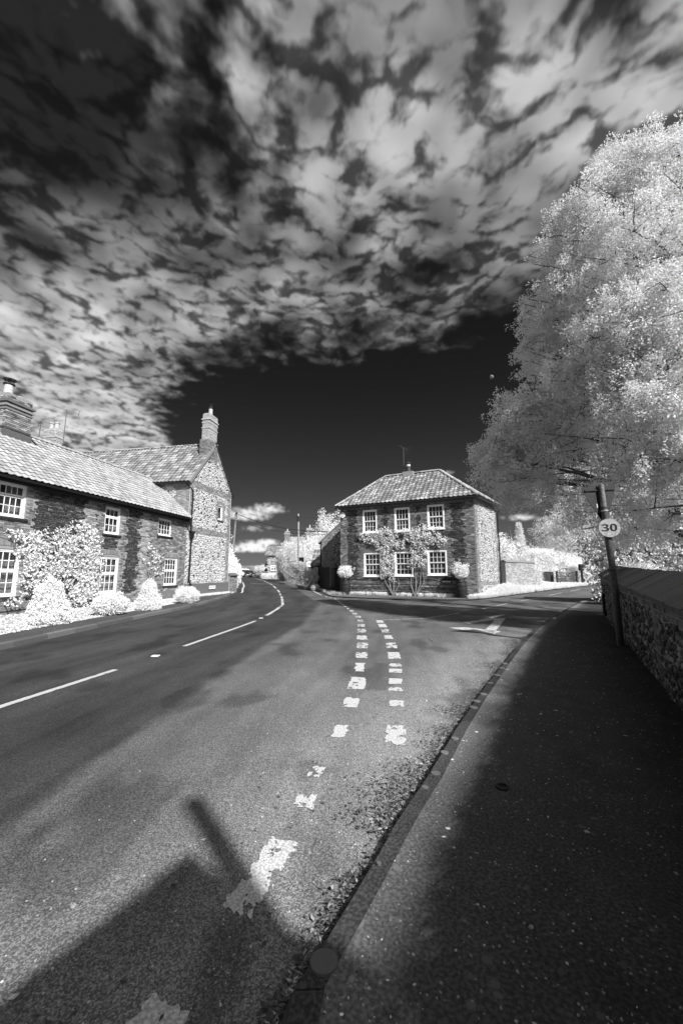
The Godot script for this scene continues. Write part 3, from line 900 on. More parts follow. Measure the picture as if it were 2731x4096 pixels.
	chimney(h, "chimney", Vector3(1.74, 9.9, -0.52), Vector3(2.76, 11.72, -0.02), [[10.72, 10.79, 0.035, 1], [11.08, 11.15, 0.03, 2], [11.3, 11.38, 0.055, 2]], mat(0.5, 0.9), pale, [0.2, 0.3, 0.3, 0.2], 0)
	part("chimney_pot", MB.new().lathe([0.0, 11.7, 0.14, 11.7, 0.13, 12.2, 0.15, 12.22, 0.1, 12.22], 14, Transform3D(Basis(), Vector3(2.22, 0, -0.27))), mat(0.6, 0.6), h)
	var cw = MB.new().lathe([0.13, 12.2, 0.17, 12.24, 0.13, 12.3, 0.13, 12.36, 0.19, 12.46, 0.2, 12.5, 0.0, 12.52], 14, Transform3D(Basis(), Vector3(2.22, 0, -0.27)))
	part("cowl", cw, mat(0.03, 0.5), h)
	# rainwater goods
	var black = mat(0.018, 0.4, "", 1, 0)
	part("gutter", MB.new().tube([rf * Vector3(L - 6.0, -0.05, -0.03), rf * Vector3(L + 0.06, -0.05, -0.03)], 0.06, 8), black, h)
	pipe("downpipe", h, [Vector3(-0.2, 6.68, -0.25), Vector3(-0.2, 6.58, -0.12), Vector3(0.18, 6.28, 0.07), Vector3(0.18, 6.1, 0.07), Vector3(0.18, 3.86, 0.07)], 0.042, black)
	part("hopper", MB.new().prism([Vector2(0.0, 3.86), Vector2(0.42, 3.86), Vector2(0.30, 3.62), Vector2(0.26, 3.44), Vector2(0.14, 3.44), Vector2(0.10, 3.62)], 0.05, 0.22), black, h)
	pipe("downpipe", h, [Vector3(0.2, 3.5, 0.11), Vector3(0.2, 1.15, 0.11), Vector3(0.2, 1.0, 0.11), Vector3(0.42, 0.78, 0.13), Vector3(0.42, 0.3, 0.13)], 0.045, black)
	for y in [3.2, 2.3, 1.3, 0.62]: part("pipe_bracket", MB.new().lathe([0.055, y, 0.06, y + 0.01, 0.06, y + 0.05, 0.055, y + 0.06], 10, Transform3D(Basis(), Vector3(0.2 if y > 0.9 else 0.42, 0, 0.11 if y > 0.9 else 0.13))), black, h)
	for y in [6.0, 5.0, 4.3]: part("pipe_bracket", MB.new().lathe([0.05, y, 0.056, y + 0.01, 0.056, y + 0.04, 0.05, y + 0.05], 10, Transform3D(Basis(), Vector3(0.18, 0, 0.07))), black, h)
	# street nameplate
	var n = thing("street_nameplate", "white street nameplate reading ANMER ROAD on grey rendered plinth", "street sign", h.transform * Vector3(2.92, 0.58, 0.075), atan2(0.981, 0.1933))
	part("plate", MB.new().box(Vector3(-0.42, -0.11, -0.025), Vector3(0.42, 0.11, 0.0)), mat(0.78, 0.4, "", 1, 0), n)
	var rim = MB.new()
	for e in [[-0.43, -0.125, 0.43, -0.108], [-0.43, 0.108, 0.43, 0.125], [-0.43, -0.108, -0.413, 0.108], [0.413, -0.108, 0.43, 0.108]]: rim.box(Vector3(e[0], e[1], -0.025), Vector3(e[2], e[3], 0.008))
	part("rim", rim, mat(0.05, 0.5, "", 1, 0), n)
	lettering("lettering", n, "ANMER ROAD", 0.13, Vector3(0, 0, 0.002), 0.3, 0.72)
	return h

func lettering(called, parent, words, high, at, tone, width = 0.0):
	var tm = TextMesh.new()
	var f = SystemFont.new()
	f.font_names = PackedStringArray(["Droid Sans"])
	f.font_weight = 700
	tm.font = f
	tm.text = words
	tm.font_size = 64
	tm.pixel_size = high / 46.0
	tm.depth = 0.004
	tm.material = mat(tone, 0.5, "", 1, 0)
	var o = MeshInstance3D.new()
	o.name = called
	o.mesh = tm
	parent.add_child(o, true)
	o.position = at
	if width > 0.0: o.scale.x = width / max(tm.get_aabb().size.x, 0.01)
	return o

# ---------------------------------------------------------------- the hipped house in the fork of the roads
const INN_AT = Vector3(-0.074, 0, -27.46)
const INN_TURN = -0.4713   # its front runs from the left corner towards the camera

func build_inn():
	rng.seed = 3003
	var L = 8.95; var EV = 5.97; var SD = Vector3(0.1615, 0, -0.987); var SL = 4.5
	var h = thing("fork_house", "hip roofed house of dark carstone with white sash windows in road fork", "house", INN_AT, INN_TURN)
	var I = Transform3D.IDENTITY
	var win = [[1.69, 4.10, 2.72, 5.66], [3.94, 4.09, 4.97, 5.65], [6.10, 4.14, 7.16, 5.68], [1.75, 1.24, 2.98, 2.78], [3.89, 1.27, 5.12, 2.80], [6.02, 1.33, 7.21, 2.84]]
	var mb = MB.new()
	wall_mesh(mb, I, [Vector2(0, -0.1), Vector2(0, EV), Vector2(L, EV), Vector2(L, -0.1)], win)
	var A = Vector3(L, 0, 0); var B = A + SD * SL; var C = Vector3(0.0, 0, -SL - 0.6)
	var side = frame(A, SD)
	wall_mesh(mb, side, [Vector2(0, -0.1), Vector2(0, EV), Vector2(SL, EV), Vector2(SL, -0.1)], [])
	var up = Vector3(0, EV, 0); var dn = Vector3(0, -0.1, 0)
	mb.quad(B + dn, B + up, C + up, C + dn); mb.quad(C + dn, C + up, up, dn)
	var wall = part("wall", mb, mat(0.3, 0.95, "grain", 1.5), h)
	var kind = func(u, v):
		for w in win:
			if u > w[0] - 0.02 and u < w[2] + 0.02 and v > w[1] - 0.03 and v < w[3] + 0.03: return -1
			if w[1] < 2.0 and u > w[0] - 0.06 and u < w[2] + 0.06 and v > w[3] and v < w[3] + 0.34: return -1
		if v > 5.72: return 0
		var q = half_width(v, 0.0, 0.115)
		if u < 0.5: return 0
		if u > L - 0.5 - q * 1.2: return 0
		for i in 3:
			var w = win[i]
			if u > w[0] - 0.32 - q and u < w[2] + 0.3 + q and v > w[1] - 0.14: return 0
			w = win[i + 3]
			if u > w[0] - 0.3 - q and u < w[2] + 0.25 + q and v > w[1] - 0.1 and v < w[3] + 0.6 and not (i == 1 and v > w[3] + 0.36): return 0
		if v > 0.78 and v < 0.9: return 0
		if v < 0.28 and fine.get_noise_2d(u * 0.9, v * 4.0) > -0.2: return 0
		if v < 1.1 and sin(v * 21.0) > 0.55: return 0
		if abs(v - 3.45) < 0.12 and (u < 1.9 or u > 7.0) and u > 1.2 and u < 7.8: return 0
		return 1
	var bl = []
	lay_bricks(bl, I, 0, 0.02, L, 5.95, func(u, v): return kind.call(u, v) == 0, [0.22, 0.3, 0.26, 0.14, 0.06, 0.02])
	var sk = func(u, v):
		if u < 0.4 + half_width(v, 0.0, 0.1) or u > SL - 0.3: return 0
		if abs(v - 0.82) < 0.1 or v > 5.75: return 0
		return 1
	lay_bricks(bl, side, 0, 0.02, SL, 5.95, func(u, v): return sk.call(u, v) == 0, [0.02, 0.12, 0.3, 0.34, 0.18, 0.04])
	pieces(wall, "brick", "brickwork", S.brick, BRICK_MATS, bl)
	var sl = []
	lay_slips(sl, I, 0, 0.03, L, 5.75, func(u, v): return kind.call(u, v) == 1, [0.3, 0.33, 0.22, 0.11, 0.04])
	pieces(wall, "carstone", "carstone_facing", S.slip, SLIP_MATS, sl)
	var fl = []
	lay_cobbles(fl, side, 0, 0.05, SL, 5.75, 0.115, func(u, v): return sk.call(u, v) == 1, [0.05, 0.1, 0.16, 0.31, 0.38])
	pieces(wall, "flint", "flintwork", S.cobble, FLINT_MATS, fl)
	# dentil course under the eaves
	for i in 2:
		var f = [I, side][i]; var ll = [L, SL][i]
		part("eaves_course", MB.new().box(Vector3(-0.02, 5.86, -0.05), Vector3(ll + 0.02, 5.97, 0.06), f), BRICK_MATS[1], wall)
		var k = int(ll / 0.24)
		var dl = MB.new()
		for j in k: dl.box(Vector3(0.02 + j * 0.24, 5.78, 0.0), Vector3(0.13 + j * 0.24, 5.858, 0.05), f)
		part("dentils", dl, BRICK_MATS[3], wall)
	for i in 6:
		var w = win[i]
		var o = {"frame": 0.085, "z0": -0.1, "z1": 0.012, "stile": 0.045, "bar": 0.022}
		if i > 2: o["shutters"] = true
		if i == 0: o["curtains"] = [[0.05, 0.26, 0.25]]
		if i == 1: o["curtains"] = [[0.04, 0.28, 0.4]]
		var wn = window(h, I, w[0], w[1], w[2], w[3], [[0.0, 0.5, 4, 2, -0.05], [0.5, 1.0, 4, 2, -0.015]], o)
		part("sill", MB.new().box(Vector3(w[0] - 0.04, w[1] - 0.035, -0.05), Vector3(w[2] + 0.04, w[1] + 0.004, 0.06)), mat(0.84, 0.45, "", 1, 0), wn)
		if i > 2: part("lintel", MB.new().prism([Vector2(w[0] - 0.04, w[3] + 0.012), Vector2(w[2] + 0.04, w[3] + 0.012), Vector2(w[2] + 0.1, w[3] + 0.32), Vector2(w[0] - 0.1, w[3] + 0.32)], -0.02, 0.022), mat(0.22, 0.9), wn)
	# hipped roof
	var o = 0.27
	var e0 = Vector3(-o, EV + 0.02, o); var e1 = Vector3(L + o, EV + 0.02, o); var e2 = B + Vector3(o + 0.05, EV + 0.02, -o); var e3 = C + Vector3(-o, EV + 0.02, -o)
	var r0 = Vector3(2.49, EV + 2.43, -2.4); var r1 = Vector3(6.43, EV + 2.43, -2.4)
	var faces = [[e0, e1, r1, r0], [e1, e2, r1], [e2, e3, r0, r1], [e3, e0, r0]]
	var rm = MB.new()
	for f in faces:
		for i in range(1, f.size() - 1): rm.tri(f[0], f[i + 1], f[i])
	rm.quad(e0 - Vector3(0, 0.05, 0), e1 - Vector3(0, 0.05, 0), e2 - Vector3(0, 0.05, 0), e3 - Vector3(0, 0.05, 0))
	var roof = part("roof", rm, mat(0.3, 0.9, "stone", 1.2), h)
	var tl = []
	for f in faces.slice(0, 2) + [faces[3]]:
		var x = (f[1] - f[0]).normalized()
		var len_ = (f[1] - f[0]).length()
		var nn = x.cross(f[2] - f[0]).normalized()
		if nn.y < 0: nn = -nn
		var y = nn.cross(x)
		var rf = Transform3D(Basis(x, y, nn), f[0])
		var poly = PackedVector2Array()
		var inv = rf.affine_inverse()
		for p in f:
			var q = inv * p
			poly.append(Vector2(q.x, q.y))
		var slope = (inv * f[2]).y
		tile_roof(tl, rf, 0.0, len_, slope, 0.292, 0.268, func(u, v): return Geometry2D.is_point_in_polygon(Vector2(u, v), poly), [0.42, 0.32, 0.18, 0.08])
	pieces(roof, "pantile", "pantiles", [pantile(0.292, 0.32, 0.075)], TILE2_MATS, tl, 300)
	var rl = []
	var lift = Vector3(0, 0.05, 0)
	ridge_row(rl, r0 + lift, r1 + lift, [0.0, 0.2, 0.4, 0.4])
	ridge_row(rl, e0 + lift, r0 + lift, [0.0, 0.2, 0.4, 0.4])
	ridge_row(rl, e1 + lift, r1 + lift, [0.0, 0.2, 0.4, 0.4])
	ridge_row(rl, e2 + lift, r1 + lift, [0.0, 0.2, 0.4, 0.4])
	pieces(roof, "ridge_tile", "ridge_tiles", S.ridge, TILE2_MATS, rl)
	var black = mat(0.02, 0.4, "", 1, 0)
	part("gutter", MB.new().tube([e0 + Vector3(0, -0.07, 0.03), e1 + Vector3(0.02, -0.07, 0.03)], 0.05, 8), black, h)
	part("gutter", MB.new().tube([e1 + Vector3(0.05, -0.07, 0.0), e2 + Vector3(0.04, -0.07, 0)], 0.05, 8), black, h)
	var pb = B + Vector3(0.1, 0, 0.02)
	pipe("downpipe", h, [e2 + Vector3(0, -0.1, 0.1), e2 + Vector3(-0.05, -0.2, 0.15), pb + Vector3(0, EV - 0.5, 0), pb + Vector3(0, 0.5, 0)], 0.045, black)
	for y in [5.0, 3.4, 1.8, 0.9]: part("pipe_bracket", MB.new().lathe([0.055, y, 0.06, y + 0.01, 0.06, y + 0.05, 0.055, y + 0.06], 10, Transform3D(Basis(), pb)), black, h)
	# small stack and flue on the ridge
	part("chimney", MB.new().box(Vector3(3.85, EV + 1.9, -2.7), Vector3(4.6, EV + 2.62, -2.15)), mat(0.5, 0.9, "stone", 2.0), h)
	var fy = EV + 2.6
	part("flue", MB.new().lathe([0.15, fy, 0.17, fy + 0.04, 0.16, fy + 0.34, 0.19, fy + 0.37, 0.14, fy + 0.41, 0.14, fy + 0.6, 0.2, fy + 0.66, 0.2, fy + 0.69, 0.05, fy + 0.76, 0.0, fy + 0.78], 14, Transform3D(Basis(), Vector3(4.22, 0, -2.4))), mat(0.05, 0.5, "", 1, 0), h)
	part("flue_band", MB.new().lathe([0.145, fy + 0.42, 0.149, fy + 0.43, 0.149, fy + 0.55, 0.145, fy + 0.56], 14, Transform3D(Basis(), Vector3(4.22, 0, -2.4))), mat(0.5, 0.4, "", 1, 0), h)
	aerial("television_aerial", "television aerial on a tall pale mast above hipped roof", h.transform * Vector3(3.88, EV + 2.4, -2.42), 2.1, 0.9, 0.35)
	# alarm box
	var al = thing("alarm_box", "white hexagonal alarm box high on left brick corner of fork house", "alarm box", h.transform * Vector3(0.22, 5.42, 0.02), INN_TURN)
	var hexa = []
	for i in 6: hexa.append(Vector2(sin(i * PI / 3) * 0.19, cos(i * PI / 3) * 0.21))
	part("case", MB.new().prism(hexa, -0.01, 0.09), mat(0.85, 0.4, "", 1, 0), al)
	var ring = []
	for i in 6: ring.append(Vector2(sin(i * PI / 3) * 0.1, cos(i * PI / 3) * 0.11))
	part("boss", MB.new().prism(ring, 0.09, 0.105), mat(0.68, 0.4, "", 1, 0), al)
	# name plaque
	var pl = thing("house_plaque", "small black plaque with arched top reading INN HOUSE below window", "plaque", h.transform * Vector3(7.14, 0.97, 0.035), INN_TURN)
	var ol = [Vector2(-0.3, -0.1), Vector2(0.3, -0.1), Vector2(0.3, 0.1)]
	for i in 7: ol.append(Vector2(0.16 - 0.32 * i / 6.0, 0.1 + 0.13 * sin(PI * (0.12 + 0.76 * i / 6.0))))
	ol.append(Vector2(-0.3, 0.1))
	part("board", MB.new().prism(ol, -0.012, 0.015), mat(0.012, 0.5, "", 1, 0), pl)
	lettering("lettering", pl, "INN HOUSE", 0.09, Vector3(0, -0.015, 0.016), 0.8, 0.5)
	part("emblem", MB.new().box(Vector3(-0.035, 0.095, 0.015), Vector3(0.035, 0.165, 0.018)), mat(0.06, 0.5, "", 1, 0), pl)
	# recessed panel by the climber
	part("wall_recess", MB.new().box(Vector3(6.55, 3.55, -0.01), Vector3(7.3, 3.82, 0.012)), SLIP_MATS[0], wall)
	return h
# ---------------------------------------------------------------- ground, roads, pavements
func smooth_grid(mb, rows, cols, v):    # fills normals of a row-major sheet from its points
	mb.v = v
	for i in rows:
		for k in cols:
			var a = v[i * cols + max(k - 1, 0)]; var b = v[i * cols + min(k + 1, cols - 1)]
			var c = v[max(i - 1, 0) * cols + k]; var d = v[min(i + 1, rows - 1) * cols + k]
			var nn = (b - a).cross(d - c)
			mb.n.append(nn.normalized() if nn.y > 0 else -nn.normalized())
	mb.grid(rows, cols)

func road_tone(x, d):
	# the left lane was relaid darker; right of the joint the old surface is paler and gritty, dusty towards the gutter
	var n1 = fbm.get_noise_2d(x * 0.5, d * 0.22)
	var n2 = fbm.get_noise_2d(x * 2.1 + 9.0, d * 1.1)
	var seam = curve([0.0, -1.7, 3.0, -1.9, 5.5, -1.75, 8.0, -1.55, 12.0, -1.1, 20.0, -1.0, 30.0, -3.0, 60.0, -10.0], d)
	var t = lerp(0.108, 0.225, ss(-0.12, 0.08, x - seam + 0.06 * n2))
	var gut = curve(RIGHT_KERB, d) - x
	t += 0.19 * ss(2.2, 0.2, gut + 0.8 * n1) * ss(16.0, 7.0, d)
	t += 0.05 * ss(12.0, 4.0, d) * ss(-2.2, -0.6, x)
	var lane = x - curve(CENTRE, d)
	t *= 1.0 + 0.30 * n1 + 0.16 * n2 + 0.26 * fbm.get_noise_2d(lane * 2.3, d * 0.16 + 20.0) + 0.12 * fbm.get_noise_2d(lane * 7.0, d * 0.4)
	# wheel tracks polished darker
	var s = x - curve(CENTRE, d)
	t *= 1.0 - 0.16 * exp(-pow((abs(s) - 0.9 + 0.2 * n1) / 0.35, 2)) - 0.16 * exp(-pow((abs(s) - 2.5 + 0.2 * n1) / 0.4, 2))
	# oil and tar marks
	var o = fbm.get_noise_2d(x * 0.9 - 30.0, d * 0.45 + 5.0)
	t *= 1.0 - 0.35 * ss(0.22, 0.42, o)
	return max(t * 0.78, 0.03)

func sheet(called, ds, cols, left, right, lift, tone, m, kind = "structure"):
	var v = PackedVector3Array()
	var mb = MB.new()
	for d in ds:
		var a = left.call(d); var b = right.call(d)
		for k in cols:
			var x = lerp(a, b, float(k) / (cols - 1))
			v.append(Vector3(x, hgt(d) + (lift.call(x, d) if lift is Callable else lift), -d))
			var t = tone.call(x, d) if tone is Callable else tone
			mb.c.append(Color(t, t, t))
	smooth_grid(mb, ds.size(), cols, v)
	var o = part(numbered(called), mb, m, self)
	o.set_meta("kind", kind)
	return o

func depths(a, b, first, grow):
	var out = [a]
	var st = first
	while out[-1] < b:
		out.append(min(out[-1] + st, b))
		st = max(first, abs(out[-1]) * grow)
	return out

func build_ground():
	rng.seed = 41
	var asphalt = mat(1.0, 0.92, "asphalt", 1.0, 0.5, {"vc": true, "spec": 0.25})
	# land to the horizon, with a far rise of pale fields
	var ds = depths(-60.0, 3000.0, 4.0, 0.08)
	sheet("ground", ds, 61, func(d): return -60.0 - abs(d) * 1.3, func(d): return 60.0 + abs(d) * 1.3, func(x, d): return -0.06 + ss(120.0, 500.0, d) * 4.6 + 0.8 * ss(200.0, 700.0, d) * fbm.get_noise_2d(x * 0.004, d * 0.004), func(x, d): return 0.5 + 0.2 * fbm.get_noise_2d(x * 0.03, d * 0.03), mat(1.0, 0.95, "grain", 0.3, 0.5, {"vc": true}))
	var near = depths(-13.0, 1.4, 0.5, 0.0)
	near.append_array(depths(1.45, 46.0, 0.03, 0.013))
	sheet("road", near, 150, func(d): return curve(LEFT_KERB, d) + (-0.0), func(d): return curve(RIGHT_KERB, d), 0.0, road_tone, asphalt)
	sheet("road", depths(46.0, 175.0, 1.5, 0.02), 24, func(d): return curve(LEFT_KERB, d) + 0.1, func(d): return curve(RIGHT_EDGE, d) + 0.3, 0.0, road_tone, asphalt)
	# right pavement with kerb
	var wall_x = func(d): return 3.35 + (d - 4.16) * 0.566 + 0.3
	var pt = func(x, d):
		var e = x - (curve(RIGHT_KERB, d) + 0.125)
		var n1 = fbm.get_noise_2d(x * 4.0, d * 3.0); var n2 = fbm.get_noise_2d(x * 14.0, d * 11.0); var n3 = fbm.get_noise_2d(x * 1.3 + 7.0, d * 1.1)
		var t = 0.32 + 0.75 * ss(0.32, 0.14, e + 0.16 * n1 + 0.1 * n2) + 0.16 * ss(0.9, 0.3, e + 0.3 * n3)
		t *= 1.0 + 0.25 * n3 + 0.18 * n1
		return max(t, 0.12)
	var pd = depths(-13.0, 1.2, 0.5, 0.0)
	pd.append_array(depths(1.25, 16.0, 0.04, 0.014))
	pd.append_array(depths(16.5, 45.0, 0.6, 0.0))
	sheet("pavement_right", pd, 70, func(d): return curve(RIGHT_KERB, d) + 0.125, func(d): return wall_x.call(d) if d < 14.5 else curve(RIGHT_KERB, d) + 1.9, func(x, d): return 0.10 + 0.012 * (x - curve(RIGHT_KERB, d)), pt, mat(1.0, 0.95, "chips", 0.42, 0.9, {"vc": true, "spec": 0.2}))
	# left pavement and gravel strip
	sheet("pavement_left", depths(-13.0, 34.0, 0.6, 0.0), 14, func(d): return curve(LEFT_KERB, d) - (0.95 if d < 20.0 else 0.95 + 0.05 * (d - 20.0)), func(d): return curve(LEFT_KERB, d) - 0.125, 0.115, func(x, d): return 0.38 * (1.0 + 0.4 * fbm.get_noise_2d(x * 3.0, d * 3.0)), mat(1.0, 0.95, "chips", 0.5, 0.8, {"vc": true}))
	sheet("gravel_strip", depths(-13.0, 23.0, 0.4, 0.0), 20, func(d): return min(-10.83 + (d - 13.0) * 0.197, -8.0) - 0.1, func(d): return curve(LEFT_KERB, d) - (0.95 if d < 20.0 else 0.95 + 0.05 * (d - 20.0)) + 0.01, func(x, d): return 0.122 + 0.012 * fbm.get_noise_2d(x * 3.0, d * 3.0), func(x, d): return 0.5 + 0.25 * fbm.get_noise_2d(x * 5.0, d * 5.0), mat(1.0, 0.9, "asphalt", 0.9, 1.0, {"vc": true}))
	# low ground between the two roads
	var isl = func(d): return 3.83 * (24.6 - d) / 2.7 - 0.15 if d < 24.6 else curve(RIGHT_EDGE, d) + 0.35
	sheet("fork_ground", depths(21.9, 120.0, 0.35, 0.02), 40, isl, func(d): return min(curve(VERGE, d), 60.0), func(x, d): return 0.055 + 0.0 * x, func(x, d): return 0.2 + 0.12 * fbm.get_noise_2d(x * 2.0, d * 2.0), mat(1.0, 0.95, "stone", 0.8, 0.6, {"vc": true}))
	kerbs()
	markings()

func kerb_run(called, line, d0, d1, side, high, tone):
	# side +1: the pavement lies to the right of the line
	var k = Node3D.new()
	k.name = called
	add_child(k)
	k.set_meta("kind", "structure")
	var d = d0
	var i = 0
	var ms = [mat(tone, 0.9, "stone", 1.4, 0.5), mat(tone * 1.25, 0.9, "stone", 1.4, 0.5), mat(tone * 0.8, 0.9, "stone", 1.4, 0.5)]
	while d < d1:
		var x0 = curve(line, d)
		var slope = (curve(line, d + 0.3) - x0) / 0.3
		var st = 0.91 / sqrt(1.0 + slope * slope)
		var mb = MB.new()
		var n = 4
		var prev = []
		for j in n + 1:
			var e = d + (st - 0.012) * j / n
			var x = curve(line, e)
			var y = hgt(e)
			var jit = 0.004 * sin(i * 2.3)
			var ring = [Vector3(x, y - 0.03, -e), Vector3(x + side * 0.012, y + high - 0.02 + jit, -e), Vector3(x + side * 0.03, y + high + jit, -e), Vector3(x + side * 0.127, y + high + 0.004 + jit, -e), Vector3(x + side * 0.127, y - 0.03, -e)]
			if side < 0: ring.reverse()
			if j > 0:
				for q in 4: mb.quad(prev[q], ring[q], ring[q + 1], prev[q + 1])
			else:
				mb.tri(ring[0], ring[1], ring[2]); mb.tri(ring[0], ring[2], ring[3]); mb.tri(ring[0], ring[3], ring[4])
			prev = ring
		mb.tri(prev[0], prev[2], prev[1]); mb.tri(prev[0], prev[3], prev[2]); mb.tri(prev[0], prev[4], prev[3])
		part("kerb_stone", mb, ms[rng.randi() % 3], k)
		d += st
		i += 1
	return k

func kerbs():
	var k = kerb_run("kerb_right", RIGHT_KERB, -3.0, 34.0, 1.0, 0.10, 0.085)
	kerb_run("kerb_left", LEFT_KERB, 1.0, 34.0, -1.0, 0.115, 0.2)
	# pale lichen spots on the near kerb
	rng.seed = 77
	for s in [[1.62, 0.075, 0.05], [2.77, 0.06, 0.022], [2.95, 0.07, 0.032], [3.27, 0.05, 0.03], [3.53, 0.07, 0.03], [2.1, 0.06, 0.012], [4.3, 0.06, 0.04], [4.5, 0.05, 0.04], [4.75, 0.07, 0.04], [5.2, 0.06, 0.04], [5.6, 0.07, 0.045], [6.0, 0.06, 0.045], [6.3, 0.05, 0.04]]:
		var c = Vector3(curve(RIGHT_KERB, s[0]) + s[1], 0.105, -s[0])
		part("lichen_patch", MB.new().lathe([s[2], -0.006, s[2] * 0.98, 0.002, s[2] * 0.9, 0.0035, 0.0, 0.004], 22, Transform3D(Basis(), c)), mat(0.26, 0.95, "stone", 9.0, 0.5), k)

# worn paint: an outline filled where a noise says the paint survives
func worn(called, road, poly, wear, cell, seed_, tone = 0.72, h = 0.005):
	var mb = MB.new()
	var lo = Vector2(1e9, 1e9); var hi = -lo
	for p in poly:
		lo = lo.min(p); hi = hi.max(p)
	lo -= Vector2.ONE * 0.05; hi += Vector2.ONE * 0.05
	var pv = PackedVector2Array(poly)
	var nx = int((hi.x - lo.x) / cell) + 2; var ny = int((hi.y - lo.y) / cell) + 2
	var on = func(p):
		var sd = 1e9
		for e in pv.size(): sd = min(sd, p.distance_to(Geometry2D.get_closest_point_to_segment(p, pv[e], pv[(e + 1) % pv.size()])))
		if not Geometry2D.is_point_in_polygon(p, pv): sd = -sd
		if sd < -0.06: return -1.0
		var lowf = fine.get_noise_2d(p.x * 7.0 + seed_, p.y * 5.0); var hif = fine.get_noise_2d(p.x * 34.0 + seed_, p.y * 26.0)
		var q = lowf * 0.65 + hif * 0.55 + fbm.get_noise_2d(p.x * 1.2, p.y * 1.0 + seed_) * 0.3
		return min(q + 1.0 - wear * 2.0, (sd - 0.004 + wear * (0.10 * min(lowf, 0.1) + 0.05 * hif)) / 0.02)
	var val = []
	for j in ny + 1:
		var row = []
		for i in nx + 1: row.append(on.call(lo + Vector2(i, j) * cell))
		val.append(row)
	for j in ny:
		for i in nx:
			var cs = [Vector2(i, j), Vector2(i + 1, j), Vector2(i + 1, j + 1), Vector2(i, j + 1)]
			var vs = [val[j][i], val[j][i + 1], val[j + 1][i + 1], val[j + 1][i]]
			var out = []
			for e in 4:
				var a = vs[e]; var b = vs[(e + 1) % 4]
				if a > 0: out.append(cs[e])
				if (a > 0) != (b > 0): out.append(cs[e].lerp(cs[(e + 1) % 4], clamp(a / (a - b), 0.1, 0.9)))
			for e in range(1, out.size() - 1):
				var q = []
				for w in [out[0], out[e], out[e + 1]]:
					var p = lo + w * cell
					q.append(Vector3(p.x, hgt(p.y) + h, -p.y))
				mb.v.append_array([q[0], q[2], q[1]]); mb.n.append_array([Vector3.UP, Vector3.UP, Vector3.UP])
	if mb.v.size() == 0: return null
	return part(called, mb, mat(tone, 0.7, "grain", 3.0, 0.4), road)

func strip(line_pts, w):      # a quad outline round a short line of (x, d) points
	var a = []; var b = []
	for i in line_pts.size():
		var t = (line_pts[min(i + 1, line_pts.size() - 1)] - line_pts[max(i - 1, 0)]).normalized()
		var n = Vector2(-t.y, t.x) * w / 2
		a.append(line_pts[i] + n); b.append(line_pts[i] - n)
	b.reverse()
	return a + b

func along(line, d0, d1, off = 0.0, n = 5):
	var out = []
	for i in n:
		var d = lerp(float(d0), float(d1), float(i) / (n - 1))
		out.append(Vector2(curve(line, d) + off, d))
	return out

